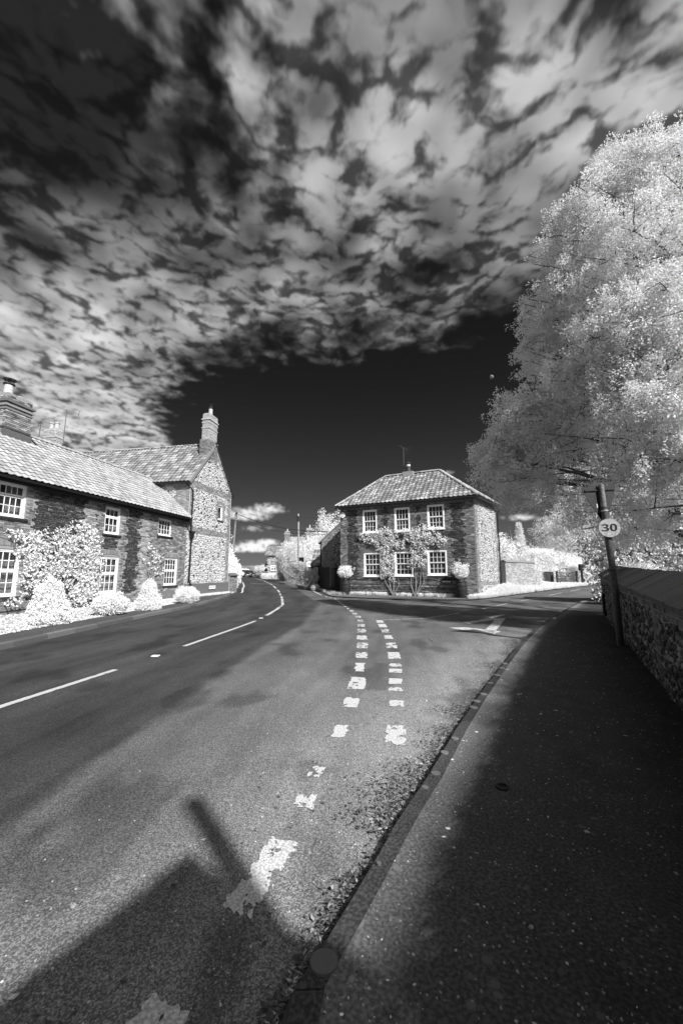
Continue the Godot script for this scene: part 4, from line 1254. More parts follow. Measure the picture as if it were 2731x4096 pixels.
func markings():
	rng.seed = 55
	var road = find_child("road", false, false)
	# centre line
	var cen = [[3.0, 6.35], [8.3, 12.6], [14.2, 17.6], [18.6, 20.6], [21.6, 23.2], [24.2, 25.6], [26.6, 28.0], [29.0, 31.5], [33.0, 36.5], [38.0, 42.5], [44.5, 48.0], [50.0, 56.0], [58.0, 64.0], [66.0, 74.0]]
	for c in cen: worn("centre_line", road, strip(along(CENTRE, c[0], c[1]), 0.11 if c[0] < 14 else 0.15), 0.08, 0.025 if c[0] < 14 else 0.07, c[0], 0.66)
	for d in [7.35, 13.35, 18.15, 21.1, 23.8]:
		var s = MB.new().box(Vector3(curve(CENTRE, d) - 0.06, hgt(d) - 0.01, -d - 0.05), Vector3(curve(CENTRE, d) + 0.06, hgt(d) + 0.014, -d + 0.05))
		part("road_stud", s, mat(0.7, 0.4, "", 1, 0), road)
	# edge lines on the bend
	for e in [[26.5, 31.0], [31.6, 37.0], [38.0, 45.0], [47.0, 58.0]]: worn("edge_line", road, strip(along(RIGHT_EDGE, e[0], e[1], 0.0, 8), 0.13), 0.14, 0.08, e[0], 0.66)
	worn("edge_line", road, strip(along(LEFT_KERB, 28.6, 50.0, 0.5, 24), 0.16), 0.1, 0.09, 3.0, 0.7)
	for i in 9:
		var d = 25.6 - i * 1.05
		worn("edge_dash", road, strip(along(RIGHT_EDGE, d, d - 0.55, 0.0, 3), 0.14), 0.24, 0.05, d, 0.6)
	# give way: two broken rows, much worn
	var lf = [1.3, -0.72, 1.55, -0.59, 1.92, -0.47, 2.46, -0.30, 2.82, -0.23, 3.19, -0.19, 3.93, -0.01, 4.8, 0.11, 5.57, 0.21, 6.49, 0.28, 7.34, 0.35, 8.46, 0.43, 9.5, 0.47, 11.65, 0.56, 13.5, 0.58, 16.5, 0.35]
	var rt = [3.3, 0.42, 3.64, 0.46, 4.12, 0.53, 4.8, 0.62, 5.51, 0.71, 6.49, 0.84, 7.34, 0.93, 8.46, 1.02, 10.64, 1.13, 12.87, 1.17]
	for c in [[1.23, 1.59, 0.18, 0.32], [1.96, 2.44, 0.16, 0.36], [2.73, 2.89, 0.13, 0.30], [3.11, 3.27, 0.10, 0.40], [3.81, 4.11, 0.14, 0.26], [4.62, 4.97, 0.18, 0.24], [5.31, 5.90, 0.23, 0.30], [6.23, 6.80, 0.16, 0.28], [7.16, 7.71, 0.21, 0.44], [8.08, 8.71, 0.23, 0.46], [9.10, 9.71, 0.25, 0.30], [10.17, 10.82, 0.24, 0.46], [11.25, 11.85, 0.22, 0.46], [12.35, 12.95, 0.20, 0.46], [13.45, 14.05, 0.20, 0.42], [14.55, 15.15, 0.18, 0.38], [15.65, 16.25, 0.16, 0.36]]:
		worn("give_way_dash", road, strip(along(lf, c[0], c[1]), c[2]), c[3], 0.011 if c[1] < 4 else 0.022, c[0] * 3.0)
	for c in [[3.66, 4.10, 0.19, 0.32], [4.64, 4.88, 0.17, 0.30], [5.22, 5.40, 0.18, 0.36], [5.54, 5.83, 0.19, 0.26], [6.15, 6.40, 0.20, 0.20], [6.52, 6.76, 0.20, 0.42], [7.11, 7.70, 0.22, 0.28], [8.08, 8.71, 0.21, 0.40], [9.19, 9.74, 0.20, 0.28], [10.17, 10.82, 0.22, 0.46], [11.13, 11.87, 0.22, 0.22], [12.15, 12.75, 0.22, 0.18]]:
		worn("give_way_dash", road, strip(along(rt, c[0], c[1]), c[2]), c[3], 0.011 if c[1] < 4 else 0.022, c[0] * 5.0)
	# give way triangle and centre dashes of the side road
	worn("give_way_triangle", road, [Vector2(2.85, 11.05), Vector2(3.62, 9.85), Vector2(4.02, 10.35), Vector2(3.35, 11.15)], 0.26, 0.03, 2.0, 0.7)
	worn("give_way_triangle", road, [Vector2(3.62, 9.85), Vector2(5.35, 13.35), Vector2(4.95, 13.2), Vector2(3.62, 10.45)], 0.26, 0.03, 8.0, 0.7)
	worn("give_way_triangle", road, [Vector2(3.7, 11.9), Vector2(5.35, 13.35), Vector2(4.9, 13.35), Vector2(3.6, 12.25)], 0.3, 0.03, 4.0, 0.65)
	worn("warning_line", road, strip([Vector2(4.3, 12.75), Vector2(5.75, 14.5)], 0.16), 0.3, 0.04, 6.0, 0.6)
	worn("warning_line", road, strip([Vector2(1.3, 12.85), Vector2(2.7, 13.3), Vector2(4.35, 15.05)], 0.09), 0.33, 0.04, 7.0, 0.6)
	for c in [[Vector2(5.7, 16.7), Vector2(8.05, 19.75)], [Vector2(9.5, 21.6), Vector2(12.0, 24.5)], [Vector2(13.5, 26.5), Vector2(15.6, 28.8)], [Vector2(17.0, 30.2), Vector2(18.8, 32.0)]]:
		worn("centre_dash", road, strip([c[0], (c[0] + c[1]) / 2, c[1]], 0.12), 0.22, 0.06, c[0].x, 0.55)
	worn("stop_bar", road, strip([Vector2(-9.6, 42.5), Vector2(-6.2, 40.6)], 0.3), 0.3, 0.1, 3.0, 0.5)
	# covers set in the surface
	var dr = thing("drain_cover", "small iron cover set in the road before the give way lines", "drain cover", Vector3(2.25, 0, -9.0))
	part("frame", MB.new().box(Vector3(-0.31, -0.03, -0.21), Vector3(0.31, 0.006, 0.21)), mat(0.2, 0.6, "stone", 3.0), dr)
	var gr = MB.new()
	for i in 7: gr.box(Vector3(-0.29 + i * 0.085, 0.006, -0.19), Vector3(-0.25 + i * 0.085, 0.012, 0.19))
	part("ribs", gr, mat(0.3, 0.5, "stone", 3.0), dr)
	var sc = thing("stopcock_cover", "tiny round dark stopcock cover in the right pavement", "cover", Vector3(1.02, 0.112, -2.76))
	part("ring", MB.new().lathe([0.03, -0.02, 0.042, -0.01, 0.042, 0.006, 0.03, 0.006], 18), mat(0.04, 0.6), sc)
	part("lid", MB.new().lathe([0.029, -0.02, 0.029, 0.002, 0.0, 0.002], 18), mat(0.012, 0.6), sc)
# ---------------------------------------------------------------- plants
func clump(n, r, size, seed_, slim = 0.5, droop = 0.0):
	rng.seed = seed_
	var mb = MB.new()
	for i in n:
		var p = Vector3(rr(-1, 1), rr(-1, 1), rr(-1, 1))
		if p.length() > 1.0: p = p.normalized() * rr(0.5, 1.0)
		p *= r
		var t = (p.normalized() + Vector3(rr(-0.8, 0.8), rr(-0.8, 0.8) - droop, rr(-0.8, 0.8))).normalized()
		var s = t.cross(Vector3(rr(-1, 1), rr(-1, 1), rr(-1, 1))).normalized()
		var l = size * rr(0.7, 1.2)
		var k = t.cross(s) * l * 0.12
		mb.tri(p, p + t * l * 0.5 + s * l * slim * 0.5 + k, p + t * l)
		mb.tri(p, p + t * l, p + t * l * 0.5 - s * l * slim * 0.5 + k)
	return mb.shape()

var CL = {}
func make_clumps():
	CL["tree"] = [clump(22, 0.14, 0.07, 501, 0.5, 0.8), clump(22, 0.15, 0.07, 502, 0.5, 0.8), clump(20, 0.13, 0.076, 503, 0.5, 0.8)]
	CL["box"] = [clump(16, 0.06, 0.035, 511, 0.6), clump(16, 0.06, 0.035, 512, 0.6)]
	CL["climber"] = [clump(11, 0.11, 0.10, 521, 0.6), clump(11, 0.11, 0.10, 522, 0.6)]
	CL["hedge"] = [clump(16, 0.14, 0.075, 531, 0.55), clump(16, 0.14, 0.075, 532, 0.55)]
	CL["far"] = [clump(16, 0.34, 0.17, 541, 0.5), clump(16, 0.34, 0.17, 542, 0.5)]
	CL["spray"] = [clump(16, 0.3, 0.26, 551, 0.16, -0.4), clump(16, 0.3, 0.26, 552, 0.16, -0.4)]
	CL["needle"] = [clump(20, 0.2, 0.2, 561, 0.13, 0.3), clump(20, 0.2, 0.2, 562, 0.13, 0.3)]
	CL["ivy"] = [clump(10, 0.13, 0.12, 571, 0.75), clump(10, 0.13, 0.12, 572, 0.75)]
	var t = []
	for i in 3:
		rng.seed = 580 + i
		var mb = MB.new()
		for k in 13:
			var a = rr(0, TAU); var b = Vector3(cos(a), 0, sin(a))
			var root = b * rr(0, 0.05)
			var l = rr(0.08, 0.26); var out = b * rr(0.05, 0.24)
			var s = b.cross(Vector3.UP) * rr(0.004, 0.007)
			var mid = root + Vector3(0, l * 0.6, 0) + out * 0.4
			mb.tri(root - s, mid, root + s); mb.tri(mid - s * 0.8, root + Vector3(0, l * 0.85, 0) + out, mid + s * 0.8)
			mb.tri(root - s, mid - s * 0.8, mid + s * 0.8)
		t.append(mb.shape())
	CL["tuft"] = t
	S["pebble"] = []
	for i in 4: S.pebble.append(cobble(600 + i, 1.0, 0.7))

func rand_basis(): return Basis(Vector3(rr(-1, 1), rr(-1, 1), rr(-1, 1)).normalized(), rr(0, TAU))

func leaves(parent, called, pts, kind, m, lo = 0.8, hi = 1.25, upright = false):
	var mb = MB.new()
	var sh = CL[kind]
	for p in pts:
		var b = Basis(Vector3.UP, rr(0, TAU)) if upright else rand_basis()
		mb.add(sh[rng.randi() % sh.size()], Transform3D(b.scaled(Vector3.ONE * rr(lo, hi)), p))
	return part(called, mb, m, parent)

# points over an uneven ellipsoid, cone or block; local, standing on y = 0
func over(shape, size, n, lump = 0.12, inside = 0.25):
	var out = []
	for i in n:
		var p
		if shape == "ball":
			var d = Vector3(rr(-1, 1), rr(-1, 1), rr(-1, 1))
			while d.length() > 1.0 or d.length() < 0.05: d = Vector3(rr(-1, 1), rr(-1, 1), rr(-1, 1))
			d = d.normalized()
			p = Vector3(d.x * size.x, d.y * size.y, d.z * size.z) * (1.0 - rng.randf() * rng.randf() * inside) + Vector3(0, size.y, 0)
		elif shape == "cone":
			var t = 1.0 - sqrt(rng.randf())
			var a = rr(0, TAU)
			var r = (1.0 - pow(t, 1.25)) * 0.94 + 0.07
			if t < 0.12: r *= 0.82 + 1.5 * t
			r *= 1.0 - rng.randf() * rng.randf() * inside
			p = Vector3(cos(a) * size.x * r, t * size.y * 2.0, sin(a) * size.z * r)
		else:
			var f = rng.randf() * (size.x * size.y * 4 + size.z * size.y * 4 + size.x * size.z * 2)
			p = Vector3(rr(-1, 1) * size.x, rr(0, 2) * size.y, rr(-1, 1) * size.z)
			if f < size.x * size.y * 4: p.z = size.z * (1 if rng.randf() < 0.5 else -1)
			elif f < size.x * size.y * 4 + size.z * size.y * 4: p.x = size.x * (1 if rng.randf() < 0.5 else -1)
			else: p.y = size.y * 2
			var c = Vector3(0, size.y, 0)
			p = c + (p - c) * (1.0 - rng.randf() * rng.randf() * inside * 0.5)
			# rounded upper edges
			var e = max(abs(p.x) / size.x, abs(p.z) / size.z)
			p.y -= 0.12 * size.y * pow(e, 8) * (p.y / (size.y * 2))
		p *= 1.0 + lump * fbm.get_noise_3d(p.x * 1.6 / max(size.x, 0.4) + size.x * 7.0, p.y * 1.6 / max(size.y, 0.4), p.z * 1.6 / max(size.z, 0.4) + size.z * 3.0)
		p.y = max(p.y, 0.02)
		out.append(p)
	return out

func core(shape, size, k):
	var mb = MB.new()
	if shape == "ball": mb.lathe([0.01, size.y * (1 - k), size.x * k * 0.6, size.y * (1 - k * 0.8), size.x * k, size.y, size.x * k * 0.75, size.y * (1 + k * 0.66), 0.0, size.y * (1 + k)], 12, Transform3D(Basis().scaled(Vector3(1, 1, size.z / size.x)), Vector3.ZERO))
	elif shape == "cone": mb.lathe([size.x * k * 0.8, 0.0, size.x * k, size.y * 0.3, size.x * k * 0.5, size.y * 1.2, 0.0, size.y * 2 * k], 12, Transform3D(Basis().scaled(Vector3(1, 1, size.z / size.x)), Vector3.ZERO))
	else: mb.box(Vector3(-size.x * k, 0, -size.z * k), Vector3(size.x * k, size.y * 2 * k, size.z * k))
	return mb

func bush(called, label, category, at, shape, size, n, kind, tone, turn = 0.0, lump = 0.12, lo = 0.8, hi = 1.25, group = ""):
	var t = thing(called, label, category, at, turn, group)
	part("inner_growth", core(shape, size, 0.84), mat(tone, 0.95, "stone", 3.0, 0.8), t)
	leaves(t, "foliage", over(shape, size, n, lump), kind, leaf(tone, 0.25), lo, hi)
	return t

func limb(mb, a, b, r0, r1, sag, seg = 6, n = 6, wob = 0.05):
	var pts = []; var rad = []
	var l = (b - a).length()
	for i in n + 1:
		var t = float(i) / n
		var p = a.lerp(b, t) + Vector3(0, sag * l * sin(PI * t), 0)
		if i > 0 and i < n: p += Vector3(rr(-1, 1), rr(-1, 1), rr(-1, 1)) * wob * l * 0.3
		pts.append(p); rad.append(lerp(float(r0), float(r1), pow(t, 0.8)))
	mb.tube(pts, rad, seg, false)
	return pts

func build_big_tree():
	rng.seed = 7007
	var t = thing("roadside_tree", "large spreading tree with pale new leaves overhanging the right wall", "tree", Vector3(12.5, 0, -9.0))
	var bark = mat(0.20, 0.95, "stone", 1.5, 0.8)
	# boughs: [x, y, z, half width, half height] of each mass of foliage round the trunk
	var lobes = [[-7.06, 5.04, -3.35, 1.4, 1.05], [-7.15, 5.64, -3.94, 0.92, 0.73], [-6.71, 6.25, -2.64, 1.31, 1.04], [-5.46, 4.37, -3.68, 1.58, 0.95], [-6.26, 4.33, -4.64, 1.05, 0.63], [-5.93, 8.25, -2.79, 1.04, 0.89], [-5.94, 9.33, -2.23, 1.05, 0.94], [-5.87, 10.13, -3.11, 0.72, 0.64], [-5.89, 6.57, -1.61, 1.27, 1.02], [-5.42, 9.78, -1.3, 1.51, 1.36], [-5.48, 11.68, -1.94, 1.04, 0.93], [-5.19, 11.83, -1.14, 1.22, 1.1], [-4.36, 12.47, -0.88, 1.27, 1.15], [-3.64, 12.39, -0.52, 1.49, 1.34], [-4.72, 9.82, 0.13, 1.54, 1.39], [-5.45, 7.55, -0.08, 1.39, 1.18], [-4.79, 7.5, 0.47, 1.39, 1.18], [-5.56, 6.74, -0.79, 1.23, 0.99], [-5.38, 5.69, 0.35, 1.35, 1.08], [-5.5, 5.01, -1.36, 1.39, 0.97], [-5.31, 4.11, 0.02, 1.33, 0.93], [-4.96, 4.64, 0.72, 1.1, 0.88], [-4.42, 3.52, -3.04, 1.38, 0.69], [-4.16, 3.27, -1.61, 1.45, 0.73], [-4.51, 3.22, 0.04, 1.22, 0.73], [-3.84, 3.4, -5.63, 0.97, 0.48], [-3.19, 2.85, -4.01, 1.21, 0.48]]
	var shown = lobes.size()
	for e in [[-2.0, 9.0, -3.5], [-1.0, 12.5, -2.0], [0.5, 14.0, 0.0], [2.5, 11.0, -2.0], [3.5, 8.0, 1.5], [1.0, 6.0, -5.0], [4.5, 5.5, -2.0], [2.0, 5.0, 4.5], [-2.5, 10.5, 2.5], [0.5, 9.0, 4.0], [-1.0, 6.0, 5.0], [5.0, 8.5, 3.0]]: lobes.append([e[0], e[1], e[2], 1.7, 1.4])
	var trunk = MB.new()
	trunk.tube([Vector3(0, -0.2, 0), Vector3(0, 0.4, 0), Vector3(0.05, 2.0, 0), Vector3(-0.1, 4.5, 0.1), Vector3(0.1, 7.5, 0.0), Vector3(0, 11.0, -0.1), Vector3(0, 14.0, 0)], [0.62, 0.48, 0.42, 0.36, 0.26, 0.15, 0.04], 10)
	part("trunk", trunk, bark, t)
	var limbs = MB.new()
	var joints = []
	var anchors = []
	for i in lobes.size():
		var e = lobes[i]
		var c = Vector3(e[0], e[1], e[2])
		var s = Vector3(0, clamp(e[1] * 0.42 + rr(-0.4, 0.4), 1.5, 8.5), 0)
		var pl = limb(limbs, s, c, 0.05 + 0.012 * c.length() * rr(0.7, 1.1), 0.022, rr(0.01, 0.06), 6, 9, 0.07)
		for k in range(4, pl.size()): joints.append(pl[k])
		for k in 5:          # the bough forks inside its foliage
			var dir = Vector3(rr(-1, 1), rr(-0.5, 0.8), rr(-1, 1)).normalized() + Vector3(c.x, 0, c.z).normalized() * 0.5
			var f = limb(limbs, pl[rng.randi_range(5, 8)], c + Vector3(dir.x * e[3], dir.y * e[4], dir.z * e[3]) * 0.75, 0.03, 0.01, 0.04, 5, 4, 0.12)
			for j in f: joints.append(j)
		for k in int((62.0 if i < shown else 10.0) * e[3] * (0.5 if e[4] < 0.72 * e[3] else 1.0)):
			var d = Vector3(rr(-1, 1), rr(-1, 1), rr(-1, 1)).normalized()
			var rad = pow(rng.randf(), 0.3) * (1.0 + 0.38 * fbm.get_noise_3d(d.x * 1.7 + i * 5.0, d.y * 1.7, d.z * 1.7))
			var p = c + Vector3(d.x * e[3], d.y * e[4], d.z * e[3]) * rad * 0.9
			var wz = p + Vector3(12.5, 0, -9.0)
			if -wz.z < 9.2 and wz.x < -wz.z * 0.9 and wz.y < 3.6: continue      # clear of the sign
			anchors.append([(p - c).length(), p])
	part("limb", limbs, bark, t)
	var twigs = MB.new()
	var pts = []
	anchors.sort_custom(func(e, f): return e[0] < f[0])
	# every spray of leaves hangs on the nearest older growth
	var cells = {}
	for j in joints:
		var key = Vector3i((j / 1.1).floor())
		if not cells.has(key): cells[key] = []
		cells[key].append(j)
	for e in anchors:
		var p = e[1]
		var key = Vector3i((p / 1.1).floor())
		var best = null; var bd = 1e9
		for ring in [1, 2]:
			if best != null: break
			for dx in range(-ring, ring + 1):
				for dy in range(-ring, ring + 1):
					for dz in range(-ring, ring + 1):
						for j in cells.get(key + Vector3i(dx, dy, dz), []):
							var dd = j.distance_squared_to(p) + (0.5 if j.y > p.y + 0.2 else 0.0)
							if dd < bd:
								bd = dd; best = j
		var out = Vector3(p.x, 0, p.z).normalized()
		if best != null:
			var tp = limb(twigs, best, p, 0.008 + 0.012 * sqrt(bd), 0.005, 0.05, 4, 3, 0.16)
			for j in [tp[2], p]:
				var kj = Vector3i((j / 1.1).floor())
				if not cells.has(kj): cells[kj] = []
				if cells[kj].size() < 10: cells[kj].append(j)
			out = (p - best).normalized()
		out = Vector3(out.x, out.y * 0.4, out.z).normalized() * 0.4
		for k in 8: pts.append(p + out * rr(-0.9, 0.6) + Vector3(rr(-0.17, 0.17), rr(-0.3, 0.1), rr(-0.17, 0.17)))
	part("branch", twigs, bark, t)
	leaves(t, "crown", pts, "tree", leaf(0.72, 0.55), 0.75, 1.2)
	return t

# ordinary background trees: trunk, limbs and a crown of clumps
func tree(called, label, at, high, rad, kind, tone, n, bare = 0.0, shape = "ball", group = ""):
	var t = thing(called, label, "tree", at, 0.0, group)
	var bark = mat(0.4 if tone > 0.5 else 0.3, 0.95, "stone", 1.0)
	var tm = MB.new()
	tm.tube([Vector3(0, -0.3, 0), Vector3(0, high * 0.4, 0), Vector3(rr(-0.1, 0.1), high * 0.93, 0)], [high * 0.022 + 0.04, high * 0.014 + 0.02, 0.02], 6)
	part("trunk", tm, bark, t)
	var bm = MB.new()
	var ends = []
	for i in 26:
		var y0 = high * rr(0.2, 0.8)
		var a = rr(0, TAU)
		var f = clamp((1.0 - y0 / high) * 1.3, 0.15, 1.0) if shape == "cone" else rr(0.6, 1.0)
		var e = Vector3(cos(a) * rad * f, min(y0 + rad * rr(0.1, 0.9) * (0.2 if shape == "cone" else 1.0), high), sin(a) * rad * f)
		for p in limb(bm, Vector3(0, y0, 0), e, 0.05, 0.012, 0.05, 4, 4): ends.append(p)
	part("limb", bm, bark, t)
	var pts = []
	if shape == "cone":
		for i in n:
			var tt = pow(rng.randf(), 0.75)
			var a_ = rr(0, TAU)
			var y = high * (1.0 - tt * 0.93)
			var tier = 0.5 + 0.5 * abs(sin(y * 4.2 + 1.5 * a_))
			var a = a_
			var r = rad * tt * tier * (1.0 - 0.5 * rng.randf() * rng.randf()) * (1.0 + 0.18 * fbm.get_noise_2d(a, y))
			pts.append(Vector3(cos(a) * r, y - r * 0.15, sin(a) * r))
	else:
		for p in over("ball", Vector3(rad, high * 0.42, rad), n, 0.5, 0.6): pts.append(p + Vector3(0, high * 0.16, 0))
	if bare > 0.0:
		var tw = MB.new()
		for i in int(bare):
			var s = ends[rng.randi() % ends.size()]
			limb(tw, s, s + Vector3(rr(-0.6, 0.6), rr(0.3, 1.4), rr(-0.6, 0.6)), 0.012, 0.004, 0.0, 3, 2)
		part("twigs", tw, mat(0.55, 0.9, "", 1, 0), t)
	leaves(t, "crown", pts, kind, leaf(tone, 0.25), 0.8, 1.3)
	return t

func climber(called, label, house, wf, spots, stems, n, tone, rise = 0.16):
	# spots: ellipses on the wall [u, v, ru, rv]; stems: lists of points
	var t = thing(called, label, "climber", house.position, house.rotation.y)
	var sm = MB.new()
	for s in stems:
		var pts = []; var rad = []
		for i in s.size():
			pts.append(wf * Vector3(s[i].x, s[i].y, 0.06 + 0.03 * sin(i * 2.0)))
			rad.append(lerp(0.028, 0.008, float(i) / (s.size() - 1)))
		sm.tube(pts, rad, 5)
	part("stem", sm, mat(0.5, 0.9, "stone", 2.0), t)
	var area = 0.0
	for e in spots: area += e[2] * e[3]
	var pl = []
	for e in spots:
		for i in int(n * e[2] * e[3] / area):
			var a = rr(0, TAU); var r = sqrt(rng.randf()) * (1.18 + 0.5 * fbm.get_noise_2d(cos(a) * 2.0 + e[0] * 3.0, sin(a) * 2.0 + e[1]))
			var u = e[0] + cos(a) * r * e[2]; var v = e[1] + sin(a) * r * e[3]
			if fbm.get_noise_2d(u * 3.4, v * 3.4 + 4.0) < -0.06 - 0.25 * (1.0 - r): continue
			pl.append(wf * Vector3(u, max(v, 0.1), 0.05 + rise * rng.randf() * (1.2 - 0.5 * r)))
	leaves(t, "foliage", pl, "climber", leaf(tone, 0.25), 0.7, 1.2)
	return t

func grass(called, label, pts, m, lo = 0.7, hi = 1.3):
	var mb = MB.new()
	for p in pts: mb.add(CL.tuft[rng.randi() % 3], Transform3D(Basis(Vector3.UP, rr(0, TAU)).scaled(Vector3.ONE * rr(lo, hi)), p))
	var o = part(numbered(called), mb, m, self)
	tag(o, label, "grass")
	return stuff(o)
# ---------------------------------------------------------------- the near right side: wall, sign, rails, hedge, and what stands behind the camera
const WALL_AT = Vector3(3.35, 0.1, -4.16)
const WALL_DIR = Vector3(0.4925, 0, -0.8703)

func build_wall():
	rng.seed = 8008
	var turn = atan2(0.8703, 0.4925)
	var w = thing("flint_wall", "low shaded flint wall with sloping stone coping along the right pavement", "wall", WALL_AT, turn)
	# local x along the wall away from the camera, z out of the wall (towards the road is -z)
	var A = -8.0; var B = 10.4
	var wf = frame(Vector3(B, 0, 0), Vector3(-1, 0, 0))      # the face on the pavement side looks to -z
	var L = B - A
	var top = func(x): return 0.80 + 0.025 * (x + 8.0)
	var mb = MB.new()
	mb.prism([Vector2(A, -0.15), Vector2(B, -0.15), Vector2(B, top.call(B)), Vector2(A, top.call(A))], 0.0, 0.34)
	var body = part("wall", mb, mat(0.42, 0.95, "grain", 1.3), w)
	var cl = []
	lay_cobbles(cl, wf, 0, 0.02, L, 1.3, 0.078, func(u, v): return v < top.call(B - u) - 0.12 and not (fmod(B - u + 20.0, 2.6) < 0.32), [0.32, 0.46, 0.18, 0.04, 0.0])
	pieces(body, "flint", "flintwork", S.cobble, FLINT_MATS, cl)
	var bl = []
	lay_bricks(bl, wf, 0, 0.02, L, 1.3, func(u, v): return v < top.call(B - u) - 0.02 and ((fmod(B - u + 20.0, 2.6) < 0.32) or v > top.call(B - u) - 0.14), [0.2, 0.35, 0.3, 0.15, 0.0, 0.0])
	var ef = frame(Vector3(B, 0, 0.34), Vector3(0, 0, -1))
	lay_bricks(bl, ef, 0, 0.02, 0.34, 1.2, func(_u, _v): return true, [0.2, 0.35, 0.3, 0.15, 0.0, 0.0])
	pieces(body, "brick", "brickwork", S.brick, BRICK_MATS, bl)
	# coping: single slope rising to the back
	var ms = [mat(0.26, 0.95, "stone", 2.2, 1.6), mat(0.3, 0.95, "stone", 2.6, 1.6), mat(0.23, 0.95, "stone", 2.0, 1.6)]
	var x = A
	while x < B:
		var l = min(rr(0.5, 0.75), B + 0.05 - x)
		var y0 = top.call(x); var y1 = top.call(x + l)
		var j = rr(-0.008, 0.008)
		var cm = MB.new()
		var sec = func(xx, y): return [Vector3(xx, y + j, -0.07), Vector3(xx, y + 0.055 + j, -0.075), Vector3(xx, y + 0.33 + j, 0.42), Vector3(xx, y + 0.24 + j, 0.43), Vector3(xx, y + j, 0.34)]
		var k0 = 9
		var pr = null
		var hh = 0.0
		for q in k0 + 1:
			var t = float(q) / k0
			if q % 2 == 0: hh = rr(-0.007, 0.007)
			var e = sec.call(x + (l - 0.008) * t, lerp(y0, y1, t))
			for w_ in [1, 2]: e[w_].y += hh
			e[1].z += rr(-0.012, 0.006)
			if pr != null:
				for k in 5: cm.quad(e[k], e[(k + 1) % 5], pr[(k + 1) % 5], pr[k])
			if q == 0 or q == k0:
				for k in range(1, 4): cm.tri(e[0], e[k], e[k + 1])
			pr = e
		part("coping_stone", cm, ms[rng.randi() % 3], w)
		x += l
	# small dark cabinet on the wall end
	var cb = thing("meter_cabinet", "small dark cabinet fixed to far end of flint wall behind sign post", "cabinet", w.transform * Vector3(9.3, 0.0, 0.03), turn)
	part("case", MB.new().box(Vector3(-0.2, 0.1, -0.1), Vector3(0.2, 0.75, 0.11)), mat(0.02, 0.6), cb)
	part("door", MB.new().box(Vector3(-0.17, 0.14, -0.115), Vector3(0.17, 0.71, -0.102)), mat(0.03, 0.6), cb)
	return w

func disc(mb, r, z0, z1, seg, xf): mb.lathe([0.0, z0, r, z0, r, z1, 0.0, z1], seg, xf * Transform3D(Basis(Vector3.RIGHT, PI / 2), Vector3.ZERO))

func rounded(pts, r, seg):
	var out = []
	var n = pts.size()
	for i in n:
		var p = pts[i]; var a = (pts[(i + n - 1) % n] - p).normalized(); var b = (pts[(i + 1) % n] - p).normalized()
		var h = a.angle_to(b) / 2
		var d = r / tan(abs(h))
		for k in seg + 1:
			var t = float(k) / seg
			out.append((p + a * d).lerp(p, t).lerp(p.lerp(p + b * d, t), t))
	return out

func build_sign():
	var at = Vector3(5.17, 0.11, -7.67)
	var t = thing("give_way_sign", "grey sign post with back of triangular sign above thirty roundel", "road sign", at)
	var steel = mat(0.13, 0.45, "grain", Vector3(2, 0.6, 2), 0.3, {"metal": 0.3})
	part("post", MB.new().tube([Vector3(0.0, -0.1, 0), Vector3(-0.01, 1.45, 0), Vector3(-0.055, 2.62, 0)], [0.062, 0.062, 0.06], 16), steel, t)
	part("upper_post", MB.new().tube([Vector3(-0.05, 2.5, 0), Vector3(-0.07, 3.06, 0)], 0.05, 16), mat(0.36, 0.4, "grain", 1.0, 0.2, {"metal": 0.4}), t)
	part("collar", MB.new().tube([Vector3(-0.03, 1.38, 0), Vector3(-0.03, 1.41, 0)], 0.066, 16), mat(0.06, 0.5), t)
	# the sign faces away towards the side road
	var face = Transform3D(Basis(Vector3.UP, 0.25) * Basis(Vector3.BACK, 0.10), Vector3(-0.05, 2.74, -0.075))
	var tri_ = rounded([Vector2(-0.45, 0.30), Vector2(0.45, 0.30), Vector2(0.0, -0.49)], 0.05, 4)
	part("plate", MB.new().prism(tri_, -0.004, 0.004, face), mat(0.07, 0.5, "grain", 1.2, 0.1, {"metal": 0.2}), t)
	var rim = MB.new()
	rim.prism(rounded([Vector2(-0.45, 0.30), Vector2(0.45, 0.30), Vector2(0.0, -0.49)], 0.05, 4), -0.007, -0.0045, face)
	part("front_face", rim, mat(0.7, 0.4, "", 1, 0), t)
	var ch = MB.new().box(Vector3(-0.37, 0.215, 0.005), Vector3(0.37, 0.245, 0.03), face)
	part("channel", ch, mat(0.05, 0.5), t)
	part("channel", MB.new().box(Vector3(-0.13, -0.225, 0.005), Vector3(0.13, -0.2, 0.03), face), mat(0.06, 0.5), t)
	part("clip", MB.new().tube([Vector3(-0.055, 2.53, 0.0), Vector3(-0.056, 2.555, 0.0)], 0.066, 16), mat(0.5, 0.4, "", 1, 0, {"metal": 0.5}), t)
	part("sticker", MB.new().box(Vector3(-0.13, -0.12, 0.005), Vector3(-0.1, -0.04, 0.007), face), mat(0.6, 0.5, "", 1, 0), t)
	# thirty roundel facing the camera
	var r = thing("speed_limit_sign", "round pale sign reading 30 clamped to grey post beside the wall", "road sign", at + Vector3(-0.045, 2.2, 0.085), -0.35)
	var rp = MB.new()
	disc(rp, 0.185, -0.006, 0.0, 40, Transform3D.IDENTITY)
	part("backing", rp, mat(0.03, 0.5, "", 1, 0), r)
	var rf = MB.new()
	disc(rf, 0.18, 0.0005, 0.006, 40, Transform3D.IDENTITY)
	part("face", rf, mat(0.6, 0.5, "grain", 1.0, 0.05), r)
	lettering("numerals", r, "30", 0.135, Vector3(0, 0.0, 0.007), 0.02, 0.25)

